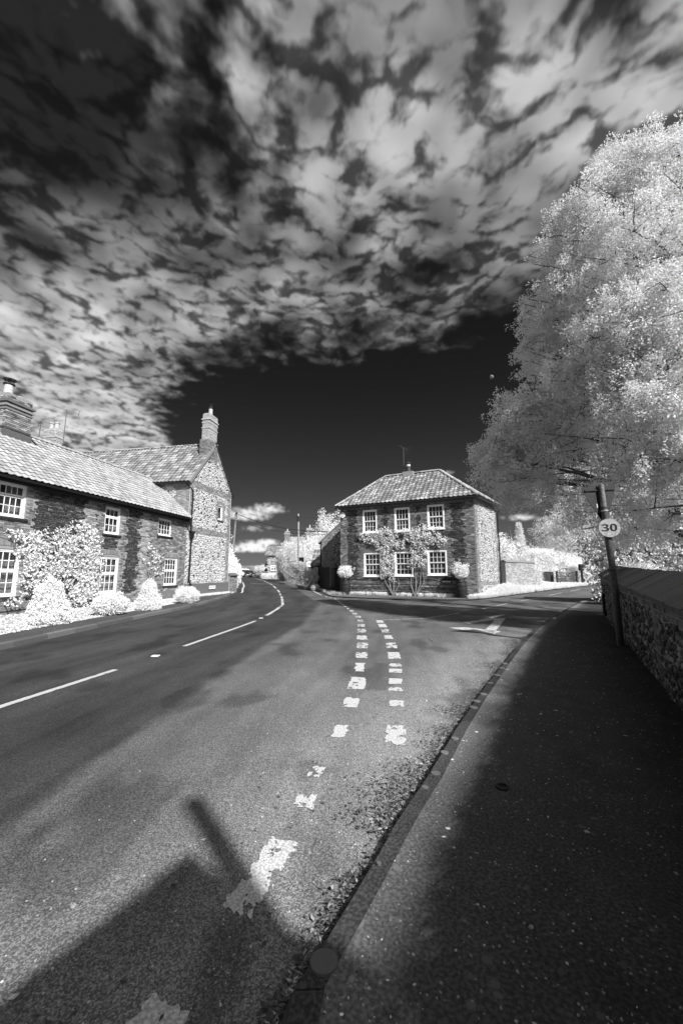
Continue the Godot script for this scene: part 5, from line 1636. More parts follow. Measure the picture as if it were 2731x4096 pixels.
func build_near_right():
	rng.seed = 8108
	# timber rails beyond the wall
	for i in 2:
		var f = thing("timber_rail", ["upper dark timber rail showing above the wall coping", "lower dark timber rail just above the wall coping"][i], "fence rail", Vector3(0, 0, 0), 0.0, "rails beyond the wall")
		var y = 1.36 - i * 0.13
		var p = Vector3(7.75 + i * 0.5, y, -11.2); var q = Vector3(11.2, y - 0.01, -10.6)
		part("rail", MB.new().bar(p, q, 0.05, 0.09), mat(0.05, 0.9, "wood", 1.0), f)
		for k in 2:
			var s = p.lerp(q, 0.25 + 0.6 * k)
			part("post", MB.new().box(Vector3(s.x - 0.05, 0.0, s.z - 0.12), Vector3(s.x + 0.05, y + 0.04, s.z - 0.03)), mat(0.05, 0.9, "wood", 1.0), f)
	# ivy bank beyond the wall
	var iv = thing("ivy_hedge", "tall mass of glossy ivy behind the right wall", "hedge", Vector3(0, 0, 0))
	var pts = []
	for i in 3600:
		var u = rng.randf()
		var a = Vector3(12.4, 0, -19.8).lerp(Vector3(24.0, 0, -15.0), u)
		var v = pow(rng.randf(), 0.8)
		var top = 3.6 + 0.5 * fbm.get_noise_2d(u * 6.0, 2.0)
		pts.append(a + Vector3(rr(-0.3, 0.3), 0.1 + v * top, rr(-0.3, 0.6) - v * 1.1 + 0.5 * fbm.get_noise_2d(u * 22.0, v * 5.0)))
	part("inner_growth", MB.new().quad(Vector3(12.9, 0, -19.9), Vector3(12.9, 3.4, -20.9), Vector3(24.0, 3.4, -16.4), Vector3(24.0, 0, -15.4)).quad(Vector3(12.9, 3.4, -20.9), Vector3(13.5, 3.3, -22.5), Vector3(24.6, 3.3, -18.0), Vector3(24.0, 3.4, -16.4)), mat(0.5, 0.95, "stone", 2.0), iv)
	leaves(iv, "foliage", pts, "ivy", leaf(0.5, 0.2), 0.9, 1.5)
	bush("feathery_shrub", "low feathery pale shrub at the far end of the right wall", "shrub", Vector3(12.6, 0.0, -17.2), "ball", Vector3(1.1, 0.85, 1.0), 420, "spray", 0.7, 0.0, 0.3, 0.5, 0.9)
	# a tall belt of conifers in the field behind the camera shades the pavement
	var hd = thing("conifer_belt", "tall dense conifer belt in the field behind the camera", "hedge", Vector3(8.3, 0, 5.0), atan2(0.8703, 0.4925))
	part("inner_growth", MB.new().box(Vector3(-10.0, -0.1, -0.7), Vector3(9.4, 9.82, 0.9)), mat(0.6, 0.95, "stone", 1.0), hd)
	leaves(hd, "foliage", over("block", Vector3(9.7, 4.95, 1.0), 3600, 0.01), "far", leaf(0.6, 0.25), 0.8, 1.2)
	# small outbuilding with a stove pipe behind the camera: its roof and pipe throw the shadow on the road
	var tn = -0.306
	var ob = thing("outbuilding", "small gabled brick outbuilding with a stove pipe behind the camera", "outbuilding", Vector3(1.65, 0, 1.3), tn)
	var wl = MB.new()
	wl.prism([Vector2(-1.0, 0), Vector2(1.0, 0), Vector2(1.0, 2.76), Vector2(0, 3.76), Vector2(-1.0, 2.76)], 0.0, 3.4)
	part("wall", wl, mat(0.2, 0.9, "stone", 1.0), ob)
	var rm = MB.new()
	rm.prism([Vector2(-1.12, 2.7), Vector2(0, 3.82), Vector2(1.12, 2.7), Vector2(1.12, 2.78), Vector2(0, 3.9), Vector2(-1.12, 2.78)], -0.1, 3.5)
	part("roof", rm, mat(0.35, 0.9, "stone", 1.0), ob)
	part("stove_pipe", MB.new().tube([Vector3(0.1, 2.4, -0.21), Vector3(0.1, 4.32, -0.21)], 0.07, 12), mat(0.08, 0.5), ob)
	part("pipe_bracket", MB.new().box(Vector3(0.05, 2.8, -0.2), Vector3(0.15, 2.84, 0.0)), mat(0.08, 0.5), ob)

func litter():
	rng.seed = 9009
	# dead leaves blown along the gutter
	var sh = []
	for i in 5:
		var mb = MB.new()
		var l = rr(0.008, 0.018); var w = l * rr(0.28, 0.5); var c = rr(0.1, 0.45) * l
		var a = Vector3(-l, 0.003, 0); var b = Vector3(0, c, w); var e = Vector3(l, 0.004 + c * 0.4, 0); var d = Vector3(0, c * 0.7, -w)
		mb.tri(a, b, e); mb.tri(a, e, d)
		sh.append(mb.shape())
	var tones = [mat(0.06, 0.9, "", 1, 0), mat(0.11, 0.9, "", 1, 0), mat(0.2, 0.9, "", 1, 0), mat(0.36, 0.9, "", 1, 0)]
	var mbs = [MB.new(), MB.new(), MB.new(), MB.new()]
	for i in 9000:
		var d = 1.4 + pow(rng.randf(), 1.4) * 9.5
		var dense = 0.42 + 1.0 * fbm.get_noise_2d(d * 1.15, 3.0)
		var off = abs(rng.randfn(0.0, 0.03 + 0.2 * max(dense, 0.0) * ss(1.7, 2.6, d)))
		if rng.randf() > 0.25 + dense: continue
		if i % 20 == 0: off += rr(0.0, 1.2)
		var x = curve(RIGHT_KERB, d) - 0.02 - off
		var k = pick([0.4, 0.33, 0.19, 0.08])
		mbs[k].add(sh[rng.randi() % 5], Transform3D(Basis(Vector3.UP, rr(0, TAU)) * Basis(Vector3.RIGHT, rr(-0.5, 0.5)), Vector3(x, 0.004 + 0.035 * rng.randf() * exp(-off * 6.0), -d)))
	var am = ArrayMesh.new()
	for k in 4: mbs[k].mesh(tones[k], am)
	var o = part("fallen_leaves", am, null, self)
	stuff(tag(o, "dead leaves and twigs lying along the right gutter", "leaf litter"))
	# straws and twigs
	var tw = MB.new()
	for i in 110:
		var d = 1.5 + rng.randf() * 7.0
		var p = Vector3(curve(RIGHT_KERB, d) - abs(rng.randfn(0.06, 0.22)) - 0.02, 0.012, -d)
		var a = rr(0, TAU); var l = rr(0.03, 0.09)
		tw.tube([p, p + Vector3(cos(a) * l * 0.5, 0.012, sin(a) * l * 0.5), p + Vector3(cos(a) * l, 0.004, sin(a) * l + 0.01)], 0.0013, 3, false)
	stuff(tag(part("dry_stalks", tw, mat(0.35, 0.9, "", 1, 0), self), "thin dry stalks among the leaves in the right gutter", "leaf litter"))
	# grit
	var gm = [MB.new(), MB.new(), MB.new()]
	for i in 5200:
		var d = 1.4 + pow(rng.randf(), 1.6) * 8.0
		var e = abs(rng.randfn(0.0, 0.7))
		var x = curve(RIGHT_KERB, d) - 0.03 - e
		var y = 0.0
		if i % 3 == 0:
			x = curve(RIGHT_KERB, d) + 0.14 + pow(rng.randf(), 1.3) * 1.9; y = 0.1 + 0.012 * (x - curve(RIGHT_KERB, d))
		var r = rr(0.0022, 0.0055) * (1.0 + 0.06 * d)
		if rng.randf() < 0.03: r *= 1.8
		gm[pick([0.42, 0.5, 0.08])].add(S.pebble[rng.randi() % 4], Transform3D(Basis(Vector3.UP, rr(0, TAU)) * Basis(Vector3.RIGHT, -PI / 2) * Basis().scaled(Vector3.ONE * r), Vector3(x, y + 0.001, -d)))
	var ga = ArrayMesh.new()
	for k in 3: gm[k].mesh(mat([0.10, 0.26, 0.5][k], 0.8, "", 1, 0), ga)
	stuff(tag(part("loose_grit", ga, null, self), "loose grit scattered over the gutter and right pavement", "grit"))
	# gravel before the cottage
	var gv = [MB.new(), MB.new()]
	for i in 5200:
		var d = 7.0 + pow(rng.randf(), 1.3) * 15.0
		var x1 = curve(LEFT_KERB, d) - 0.93 - (0.05 * (d - 20.0) if d > 20.0 else 0.0); var x0 = max(-10.83 + (d - 13.0) * 0.197, -12.0)
		var x = lerp(x1, x0, pow(rng.randf(), 1.2))
		gv[i % 2].add(S.pebble[rng.randi() % 4], Transform3D(Basis(Vector3.UP, rr(0, TAU)) * Basis(Vector3.RIGHT, -PI / 2) * Basis().scaled(Vector3.ONE * rr(0.012, 0.026)), Vector3(x, 0.122, -d)))
	var gg = ArrayMesh.new()
	for k in 2: gv[k].mesh(mat([0.7, 0.5][k], 0.8, "", 1, 0), gg)
	stuff(tag(part("pale_gravel", gg, null, self), "pale gravel spread in front of the cottage wall", "gravel"))
# ---------------------------------------------------------------- planting by the houses and everything down the two roads
func build_garden(cot, tall, inn):
	rng.seed = 9101
	bush("clipped_cone", "large clipped conical bush nearest on the left, before the cottage climber", "topiary", Vector3(-7.85, 0.12, -10.95), "cone", Vector3(0.5, 0.66, 0.5), 1050, "box", 0.8, 0.0, 0.2, 0.7, 1.7)
	bush("clipped_cone", "smaller clipped conical bush before the bare climber on cottage wall", "topiary", Vector3(-7.2, 0.12, -15.25), "cone", Vector3(0.46, 0.58, 0.46), 900, "box", 0.8, 0.0, 0.2, 0.7, 1.7)
	bush("clipped_dome", "low clipped dome bush between the two conical bushes", "topiary", Vector3(-7.52, 0.12, -13.3), "ball", Vector3(0.48, 0.31, 0.46), 850, "box", 0.8, 0.0, 0.22, 0.7, 1.7)
	bush("clipped_dome", "low round bush beside the black downpipe of the flint house", "topiary", Vector3(-6.98, 0.12, -18.4), "ball", Vector3(0.47, 0.33, 0.45), 800, "box", 0.8, 0.0, 0.22, 0.7, 1.7)
	var I = Transform3D.IDENTITY
	climber("flowering_climber", "dense pale climber covering the carstone between two cottage windows", cot, I, [[1.6, 2.1, 0.9, 0.85], [0.75, 2.2, 0.45, 0.5], [2.6, 2.4, 0.75, 0.95], [3.3, 1.9, 0.5, 0.8], [2.9, 1.0, 0.65, 0.55], [3.4, 0.8, 0.4, 0.4], [1.0, 1.25, 0.5, 0.5], [3.05, 0.4, 0.45, 0.22], [0.2, 0.55, 0.4, 0.1], [0.3, 2.75, 0.45, 0.12]], [[Vector2(2.3, 0.0), Vector2(2.2, 0.8), Vector2(1.7, 1.7), Vector2(0.9, 2.3), Vector2(-0.4, 2.7)], [Vector2(2.4, 0.0), Vector2(2.5, 1.0), Vector2(2.7, 2.2), Vector2(2.8, 3.3)], [Vector2(2.4, 0.0), Vector2(2.9, 0.9), Vector2(3.3, 1.9)]], 1250, 0.7, 0.17)
	climber("bare_climber", "sparse twiggy climber between the right hand cottage windows", cot, I, [[7.1, 2.2, 0.55, 0.35], [6.8, 2.6, 0.4, 0.2], [7.6, 1.7, 0.4, 0.4]], [[Vector2(7.25, 0.1), Vector2(7.15, 1.0), Vector2(7.2, 1.7), Vector2(6.9, 2.3), Vector2(6.3, 2.55)], [Vector2(7.35, 0.1), Vector2(7.3, 1.2), Vector2(7.2, 2.1), Vector2(7.1, 2.75)], [Vector2(7.25, 1.2), Vector2(7.6, 1.9), Vector2(8.2, 2.2), Vector2(8.7, 2.15)], [Vector2(7.2, 1.7), Vector2(7.8, 2.4), Vector2(8.3, 2.55)], [Vector2(7.3, 1.3), Vector2(7.9, 1.5), Vector2(8.4, 1.2)], [Vector2(7.1, 0.9), Vector2(6.8, 1.6), Vector2(6.5, 2.0)]], 42, 0.75, 0.15)
	climber("climbing_rose", "leafy climber on the left of the fork house front", inn, I, [[2.5, 3.75, 0.85, 0.38], [3.3, 3.75, 0.75, 0.55], [4.05, 3.3, 0.55, 0.35], [3.3, 3.0, 0.5, 0.3], [3.35, 2.2, 0.26, 0.7], [3.75, 2.2, 0.2, 0.5], [3.2, 1.6, 0.3, 0.4], [3.65, 1.4, 0.25, 0.3], [1.8, 3.95, 0.3, 0.12]], [[Vector2(3.75, 0.05), Vector2(3.6, 0.6), Vector2(3.45, 1.4), Vector2(3.4, 2.3), Vector2(3.2, 3.2), Vector2(2.4, 3.8)], [Vector2(3.78, 0.05), Vector2(3.85, 0.9), Vector2(3.7, 2.0), Vector2(3.9, 3.2)], [Vector2(3.75, 0.05), Vector2(3.3, 0.9), Vector2(3.1, 1.5)], [Vector2(3.8, 0.1), Vector2(4.2, 0.8), Vector2(4.1, 1.2)]], 480, 0.72, 0.13)
	climber("climbing_rose", "leafy climber on the right of the fork house front", inn, I, [[5.1, 3.85, 0.6, 0.42], [5.8, 3.85, 0.75, 0.5], [6.5, 3.45, 0.6, 0.35], [5.6, 3.2, 0.5, 0.3], [5.25, 2.3, 0.3, 0.4], [5.75, 2.35, 0.28, 0.45], [5.4, 2.75, 0.3, 0.2], [6.9, 3.3, 0.25, 0.12]], [[Vector2(5.2, 0.05), Vector2(5.3, 0.9), Vector2(5.2, 1.8), Vector2(5.4, 2.8), Vector2(5.8, 3.6)], [Vector2(5.22, 0.05), Vector2(5.55, 0.8), Vector2(5.6, 1.8), Vector2(5.5, 3.0), Vector2(5.0, 3.9)], [Vector2(5.18, 0.05), Vector2(4.95, 0.8), Vector2(5.0, 1.4)], [Vector2(5.25, 0.1), Vector2(5.8, 0.9), Vector2(5.7, 1.6)]], 440, 0.72, 0.13)
	# barrels with round trees
	for i in 2:
		var at = inn.transform * [Vector3(0.62, 0.055, 0.45), Vector3(8.07, 0.055, 0.45)][i]
		var b = thing("oak_barrel", ["dark oak barrel planter by the left corner of fork house", "dark oak barrel planter by right hand corner of fork house"][i], "barrel", at, INN_TURN, "barrels before the fork house")
		var wood = mat(0.035, 0.6, "wood", Vector3(2, 0.7, 2), 0.6)
		for k in 18:
			var sm = MB.new()
			var a0 = TAU * k / 18 + 0.006; var a1 = TAU * (k + 1) / 18 - 0.006
			var pr = [[0.265, 0.0], [0.315, 0.22], [0.335, 0.46], [0.315, 0.72], [0.265, 0.94]]
			for j in 4:
				var p = []
				for q in [[a0, j], [a0, j + 1], [a1, j + 1], [a1, j]]: p.append(Vector3(cos(q[0]) * pr[q[1]][0], pr[q[1]][1], sin(q[0]) * pr[q[1]][0]))
				sm.quad(p[3], p[2], p[1], p[0])
			part("stave", sm, wood, b)
		for y in [[0.03, 0.275], [0.24, 0.322], [0.66, 0.326], [0.88, 0.281]]: part("hoop", MB.new().lathe([y[1] - 0.004, y[0], y[1] + 0.004, y[0] + 0.005, y[1] + 0.005, y[0] + 0.04, y[1] - 0.004, y[0] + 0.045], 24), mat(0.02, 0.5, "", 1, 0), b)
		part("soil", MB.new().lathe([0.255, 0.87, 0.0, 0.9], 18), mat(0.05, 0.95), b)
		var tr = thing("standard_shrub", ["round headed pale shrub growing in the left barrel", "round headed pale shrub growing in the right hand barrel"][i], "shrub", at + Vector3(0, 0.9, 0), 0.0, "shrubs in the barrels")
		var st = MB.new()
		for k in 6: limb(st, Vector3(rr(-0.06, 0.06), -0.05, rr(-0.06, 0.06)), Vector3(rr(-0.2, 0.2), 0.5, rr(-0.2, 0.2)), 0.014, 0.008, 0.0, 4, 3)
		part("stem", st, mat(0.6, 0.9), tr)
		var hp = []
		for p in over("ball", Vector3(0.46, 0.34, 0.44) if i == 0 else Vector3(0.43, 0.42, 0.42), 420, 0.55, 0.8): hp.append(p + Vector3(0, 0.22, 0))
		leaves(tr, "foliage", hp, "climber", leaf(0.8, 0.25), 0.4, 0.75)
	# grass at the foot of the fork house and on the bank beside it
	var gp = []
	for i in 900:
		var u = rng.randf() * 8.0 + 0.9
		if fbm.get_noise_2d(u * 2.2, 5.0) < -0.1 or (u > 3.4 and u < 4.1) or (u > 5.0 and u < 5.5) or u > 7.55: continue
		gp.append(inn.transform * Vector3(u, 0.05, 0.12 + 0.35 * rng.randf() * rng.randf()))
	grass("grass_strip", "pale grass tufts along the foot of fork house front", gp, leaf(0.85, 0.3), 0.7, 1.4)
	var bp = []
	var bm = MB.new()
	var rows = 26; var cols = 9
	var bv = PackedVector3Array()
	for i in rows:
		var s = i / (rows - 1.0)
		var d = lerp(22.5, 41.0, s)
		var xe = curve(VERGE, d)
		var wall = 8.05 + (d - 23.4) * 0.735 + 0.15 if d > 23.4 else 7.9
		var w = max(xe - wall, 0.6)
		for k in cols:
			var t = k / (cols - 1.0)
			bv.append(Vector3(xe - t * w, hgt(d) + 0.05 + 0.5 * ss(0.0, 0.8, t) * ss(22.6, 27.0, d) * ss(37.0, 31.0, d) + 0.05 * fbm.get_noise_2d(d, t * 3.0), -d))
	smooth_grid(bm, rows, cols, bv)
	struct("grass_bank", bm, mat(0.6, 0.95, "stone", 1.5))
	for i in 5600:
		var a = rng.randi() % (rows - 1); var k = rng.randi() % (cols - 1)
		var ta = rng.randf(); var tb = rng.randf()
		var p = bv[a * cols + k].lerp(bv[a * cols + k + 1], ta).lerp(bv[(a + 1) * cols + k].lerp(bv[(a + 1) * cols + k + 1], ta), tb)
		bp.append(p)
	grass("bank_grass", "long pale grass on the bank beside the white flint side wall", bp, leaf(0.85, 0.3), 0.7, 1.4)
	var tg = []
	for i in 420: tg.append(tall.transform * Vector3(rr(0.4, 5.0), 0.12, 0.12 + 0.6 * rng.randf() * rng.randf()))
	grass("grass_strip", "pale low plants along the foot of the rendered plinth", tg, leaf(0.85, 0.3), 0.4, 0.8)
	# left roadside: brick pier, hedge, shrubs
	var pr = thing("brick_pier", "short brick garden wall with stone cap beyond the flint house", "wall", tall.transform * Vector3(5.2, 0, 0.05), tall.rotation.y)
	var pc = part("wall", MB.new().box(Vector3(0.02, -0.1, -0.3), Vector3(1.15, 1.28, 0.05)), mat(0.4, 0.9), pr)
	var pl = []
	lay_bricks(pl, Transform3D(Basis(), Vector3(0.02, 0, 0.05)), 0, 0.02, 1.13, 1.28, func(_u, _v): return true, [0.05, 0.2, 0.35, 0.3, 0.1, 0.0])
	pieces(pc, "brick", "brickwork", S.brick, BRICK_MATS, pl)
	part("cap", MB.new().prism([Vector2(-0.38, 1.28), Vector2(0.14, 1.28), Vector2(0.14, 1.33), Vector2(-0.12, 1.47), Vector2(-0.38, 1.33)], 0.0, 1.2, Transform3D(Basis(Vector3(0, 0, 1), Vector3.UP, Vector3(1, 0, 0)), Vector3.ZERO)), mat(0.18, 0.9), pr)
	var hl = [[-9.2, 31.5, 1.25, 1.25, 1.3], [-10.6, 34.5, 1.5, 1.5, 1.6], [-12.0, 38.5, 1.5, 1.4, 2.2], [-13.9, 43.5, 1.7, 1.35, 2.6]]
	for i in 4:
		var e = hl[i]
		bush("garden_hedge", ["pale rounded hedge right behind the brick garden wall", "second pale hedge bulge along the left roadside", "third pale hedge bulge along the left roadside", "far pale hedge end hiding the parked cars"][i], "hedge", Vector3(e[0], hgt(e[1]) - 0.05, -e[1]), "ball", Vector3(e[2], e[3], e[4]), 900, "hedge", 0.85, 0.0, 0.2, 1.0, 1.6, "hedges along the left roadside")
	tree("garden_tree", "pale feathery small tree beside the telegraph pole on the left", Vector3(-13.0, 0.4, -43.0), 4.4, 1.3, "far", 0.8, 420)

func pole(called, label, at, high, lean, tone, cap):
	var t = thing(called, label, "telegraph pole", at)
	part("shaft", MB.new().tube([Vector3(0, -0.3, 0), Vector3(lean * 0.5, high * 0.5, 0), Vector3(lean, high, 0)], [0.15, 0.13, 0.11], 10), mat(tone, 0.9, "wood", Vector3(1, 0.3, 1)), t)
	var k = MB.new()
	if cap: k.tube([Vector3(lean, high - 0.95, 0), Vector3(lean, high - 0.3, 0)], 0.15, 8)
	else:
		k.bar(Vector3(lean - 0.9, high - 1.0, 0), Vector3(lean + 0.1, high - 1.0, 0), 0.08, 0.08)
		for i in 3: k.tube([Vector3(lean - 0.12 + i * 0.12, high - 0.5 + i * 0.15, 0.05), Vector3(lean - 0.12 + i * 0.12, high - 0.3 + i * 0.15, 0.12)], 0.05, 6)
	part("fittings", k, mat(0.04, 0.6), t)
	return t

func cable(label, a, b, sag, r):
	var pts = []
	for i in 17:
		var t = i / 16.0
		pts.append(a.lerp(b, t) - Vector3(0, sag * 4.0 * t * (1 - t), 0))
	var o = part(numbered("overhead_cable"), MB.new().tube(pts, r, 4), mat(0.03, 0.6, "", 1, 0), self)
	tag(o, label, "cable", "overhead cables")

func car(called, label, at, turn, tone, van = false):
	var t = thing(called, label, "van" if van else "car", at, turn)
	# +z is the front
	var w = 0.93; var hgt_ = 1.95 if van else 1.55
	var paint = mat(tone, 0.3, "", 1, 0, {"spec": 0.6})
	var prof = [Vector2(-2.2, 0.35), Vector2(-2.25, 0.9), Vector2(-2.1, 1.05), Vector2(-1.9, hgt_ - 0.1), Vector2(-1.4, hgt_), Vector2(0.1, hgt_ - 0.03), Vector2(0.95, 1.05), Vector2(1.95, 0.9), Vector2(2.2, 0.7), Vector2(2.22, 0.35)]
	if van: prof = [Vector2(-2.4, 0.35), Vector2(-2.4, hgt_), Vector2(1.0, hgt_), Vector2(1.7, 1.15), Vector2(2.3, 1.0), Vector2(2.35, 0.35)]
	var body = MB.new()
	# body narrows towards the roof
	var sx = func(y): return w * (1.0 - 0.24 * ss(0.85, hgt_, y)) if not van else w * (1.0 - 0.06 * ss(0.85, hgt_, y))
	var n = prof.size()
	for i in n:
		var p = prof[i]; var q = prof[(i + 1) % n]
		body.quad(Vector3(-sx.call(p.y), p.y, p.x), Vector3(sx.call(p.y), p.y, p.x), Vector3(sx.call(q.y), q.y, q.x), Vector3(-sx.call(q.y), q.y, q.x))
	var tri_ = Geometry2D.triangulate_polygon(PackedVector2Array(prof))
	for i in range(0, tri_.size(), 3):
		for s in [-1, 1]:
			var k = []
			for j in 3:
				var p = prof[tri_[i + j]]
				k.append(Vector3(s * sx.call(p.y), p.y, p.x))
			body.tri(k[0], k[1], k[2])
	part("body", body, paint, t)
	var g = mat(0.01, 0.1, "", 1, 0)
	var z0 = 0.13 if not van else 1.03; var z1 = 0.93 if not van else 1.66
	var y0 = hgt_ - 0.07 if not van else hgt_ - 0.08; var y1 = 1.07 if not van else 1.2
	part("windscreen", MB.new().quad(Vector3(-sx.call(y1) + 0.06, y1, z1 + 0.03), Vector3(-sx.call(y0) + 0.06, y0, z0 + 0.03), Vector3(sx.call(y0) - 0.06, y0, z0 + 0.03), Vector3(sx.call(y1) - 0.06, y1, z1 + 0.03)), g, t)
	for s in [-1, 1]:
		part("side_window", MB.new().quad(Vector3(s * (sx.call(1.08) + 0.012), 1.08, 0.7), Vector3(s * (sx.call(hgt_ - 0.14) + 0.012), hgt_ - 0.14, 0.0), Vector3(s * (sx.call(hgt_ - 0.14) + 0.012), hgt_ - 0.14, -1.4), Vector3(s * (sx.call(1.08) + 0.012), 1.08, -1.7)), g, t)
		part("headlight", MB.new().box(Vector3(s * 0.75 - 0.14, 0.66, 2.1), Vector3(s * 0.75 + 0.14, 0.78, 2.24)), mat(0.55, 0.2, "", 1, 0), t)
		part("mirror", MB.new().box(Vector3(s * 1.03 - 0.09, 1.02, 0.7), Vector3(s * 1.03 + 0.09, 1.16, 0.82)), paint, t)
		for z in [-1.4, 1.4]:
			var wx = Transform3D(Basis(Vector3.BACK, PI / 2), Vector3(s * 0.84, 0.34, z))
			var wh = part("wheel", MB.new().lathe([0.2, -0.11, 0.32, -0.11, 0.34, -0.06, 0.34, 0.06, 0.32, 0.11, 0.2, 0.11], 18, wx), mat(0.02, 0.9, "", 1, 0), t)
			part("rim", MB.new().lathe([0.0, -0.1, 0.2, -0.1, 0.2, 0.1, 0.0, 0.1], 14, wx), mat(0.3, 0.3, "", 1, 0, {"metal": 0.6}), wh)
	part("grille", MB.new().box(Vector3(-0.42, 0.5, 2.15), Vector3(0.42, 0.82, 2.235)), mat(0.008, 0.4, "", 1, 0), t)
	part("number_plate", MB.new().box(Vector3(-0.26, 0.46, 2.22), Vector3(0.26, 0.57, 2.25)), mat(0.75, 0.4, "", 1, 0), t)
	part("bumper", MB.new().box(Vector3(-0.9, 0.3, 2.05), Vector3(0.9, 0.45, 2.26)), mat(tone * 0.6, 0.5, "", 1, 0), t)
	return t

func plain_roof(house, called, rf, len_, slope, w, l, shape, tones, base):
	# a roof plane of joined tiles with its deck
	var deck = part(called, MB.new().quad(Vector3(0, 0, -0.01), Vector3(0, slope, -0.01), Vector3(len_, slope, -0.01), Vector3(len_, 0, -0.01)), base, house)
	deck.transform = rf
	var tl = []
	tile_roof(tl, Transform3D.IDENTITY, 0.0, len_, slope, w, l, func(_u, _v): return true, [0.3, 0.3, 0.25, 0.15])
	pieces(deck, "pantile", "pantiles", [shape], tones, tl, 120)
	return deck

func build_far():
	rng.seed = 9201
	# ---- behind the fork house on the left: annex gable, lean-to, board gates
	var ax = thing("annex", "dark flint gabled annex joined to the left rear of fork house", "house", Vector3(-0.15, 0, -30.9), -0.25)
	var o = [Vector2(-1.45, 0), Vector2(-1.45, 3.95), Vector2(1.1, 6.2), Vector2(3.6, 4.0), Vector2(3.6, 0)]
	var aw = MB.new()
	aw.prism(o, -6.0, 0.0)
	var awp = part("wall", aw, mat(0.42, 0.95, "grain", 1.3), ax)
	var cl = []
	lay_cobbles(cl, Transform3D.IDENTITY, -1.0, 0.1, 1.6, 6.0, 0.13, func(u, v): return v < 3.95 + (u + 1.45) * 0.88 - 0.3 and u > -0.55 - half_width(v, 0.0, 0.12), [0.2, 0.38, 0.26, 0.13, 0.03])
	pieces(awp, "flint", "flintwork", S.cobble, FLINT_MATS, cl)
	var bl = []
	lay_bricks(bl, Transform3D.IDENTITY, -1.44, 0.1, 1.6, 5.6, func(u, v): return v < 3.95 + (u + 1.45) * 0.88 - 0.08 and (u < -0.5 - half_width(v, 0.0, 0.12) or v > 3.95 + (u + 1.45) * 0.88 - 0.3), [0.1, 0.25, 0.35, 0.25, 0.05, 0.0])
	pieces(awp, "brick", "brickwork", S.brick, BRICK_MATS, bl)
	var ar = MB.new()
	ar.prism([Vector2(-1.7, 3.72), Vector2(1.1, 6.22), Vector2(3.9, 3.8), Vector2(3.9, 3.9), Vector2(1.1, 6.34), Vector2(-1.7, 3.84)], -6.1, 0.1)
	part("roof", ar, mat(0.45, 0.9, "stone", 1.0), ax)
	part("downpipe", MB.new().tube([Vector3(-1.52, 3.75, 0.05), Vector3(-1.5, 3.6, 0.05), Vector3(-1.5, 1.9, 0.05), Vector3(-1.4, 1.65, 0.05)], 0.05, 6), mat(0.015, 0.5), ax)
	var lt = thing("lean_to", "small lean-to with steep pantiled roof and white window left of annex", "outbuilding", Vector3(-1.5, 0.2, -33.6), -0.25)
	var lw = MB.new()
	lw.prism([Vector2(-1.15, 0), Vector2(-1.15, 1.75), Vector2(0.6, 3.2), Vector2(0.6, 0)], -2.4, 0.0)
	part("wall", lw, mat(0.12, 0.95, "stone", 1.0), lt)
	var ltr = Transform3D(Basis(Vector3(1, 0, 0), Vector3(0, 0.8, -0.6), Vector3(0, 0.6, 0.8)), Vector3(-1.05, 1.85, 0.35))
	plain_roof(lt, "roof", ltr, 1.65, 1.6, 0.27, 0.28, pantile(0.27, 0.33, 0.07), TILE2_MATS, mat(0.25, 0.9))
	window(lt, Transform3D(Basis(), Vector3(0, 0, 0.14)), -0.62, 0.9, 0.45, 1.75, [[0.0, 1.0, 2, 2, -0.05]], {"frame": 0.08})
	# black boarded gates
	for i in 2:
		var a = [Vector3(-1.75, 0.1, -31.2), Vector3(-0.78, 0.05, -28.3)][i]; var b = [Vector3(-0.82, 0.05, -28.35), Vector3(-0.1, 0.05, -27.75)][i]
		var ln = (b - a).length()
		var gt = thing("boarded_gate", ["black boarded fence panel running back beside the road, left of fork house", "black boarded gate touching left corner of fork house"][i], "gate", a, atan2(-(b - a).z, (b - a).x), "black boarded gates")
		var n = int(ln / 0.14)
		for k in n:
			var x = k * ln / n
			part("board", MB.new().box(Vector3(x + 0.004, 0.02, -0.02), Vector3(x + ln / n - 0.004, 1.78 + 0.008 * (k % 3), 0.0)), mat([0.012, 0.016, 0.02][k % 3], 0.8, "wood", Vector3(1, 0.4, 1)), gt)
		for y in [0.35, 1.4]: part("rail", MB.new().box(Vector3(0, y, -0.07), Vector3(ln, y + 0.1, -0.022)), mat(0.012, 0.8), gt)
		part("post", MB.new().box(Vector3(-0.05, 0, -0.06), Vector3(0.05, 1.85, 0.05)), mat(0.02, 0.8), gt)
	# verge plants by the gates
	var vp = []
	for i in 1300:
		var d = rr(26.0, 60.0)
		var x = curve(RIGHT_EDGE, d) + 0.45 + pow(rng.randf(), 1.2) * (1.3 if d < 31 else 2.0)
		vp.append(Vector3(x, hgt(d) + 0.05, -d))
	grass("verge_grass", "grey green grass on the verge beyond the black gates", vp, leaf(0.45, 0.2), 0.7, 1.3)
	bush("pampas_clump", "arching feathery grass clump left of the black gates", "grass clump", Vector3(-2.15, 0.15, -32.0), "ball", Vector3(0.75, 0.72, 0.7), 260, "spray", 0.5, 0.0, 0.3, 0.7, 1.3)
	bush("verge_boulder_shrub", "small round pale shrub at the foot of black boarded fence", "shrub", Vector3(-1.95, 0.1, -30.4), "ball", Vector3(0.3, 0.26, 0.3), 160, "box", 0.6)
	# signs on this verge
	var s3 = thing("speed_limit_sign", "small 30 roundel on dark post on the far verge", "road sign", Vector3(-3.05, 0.3, -38.0))
	part("post", MB.new().tube([Vector3(0, -0.1, 0), Vector3(0, 1.95, 0)], 0.05, 8), mat(0.02, 0.6), s3)
	var dm = MB.new()
	disc(dm, 0.26, 0.06, 0.075, 24, Transform3D(Basis(), Vector3(0, 2.02, 0)))
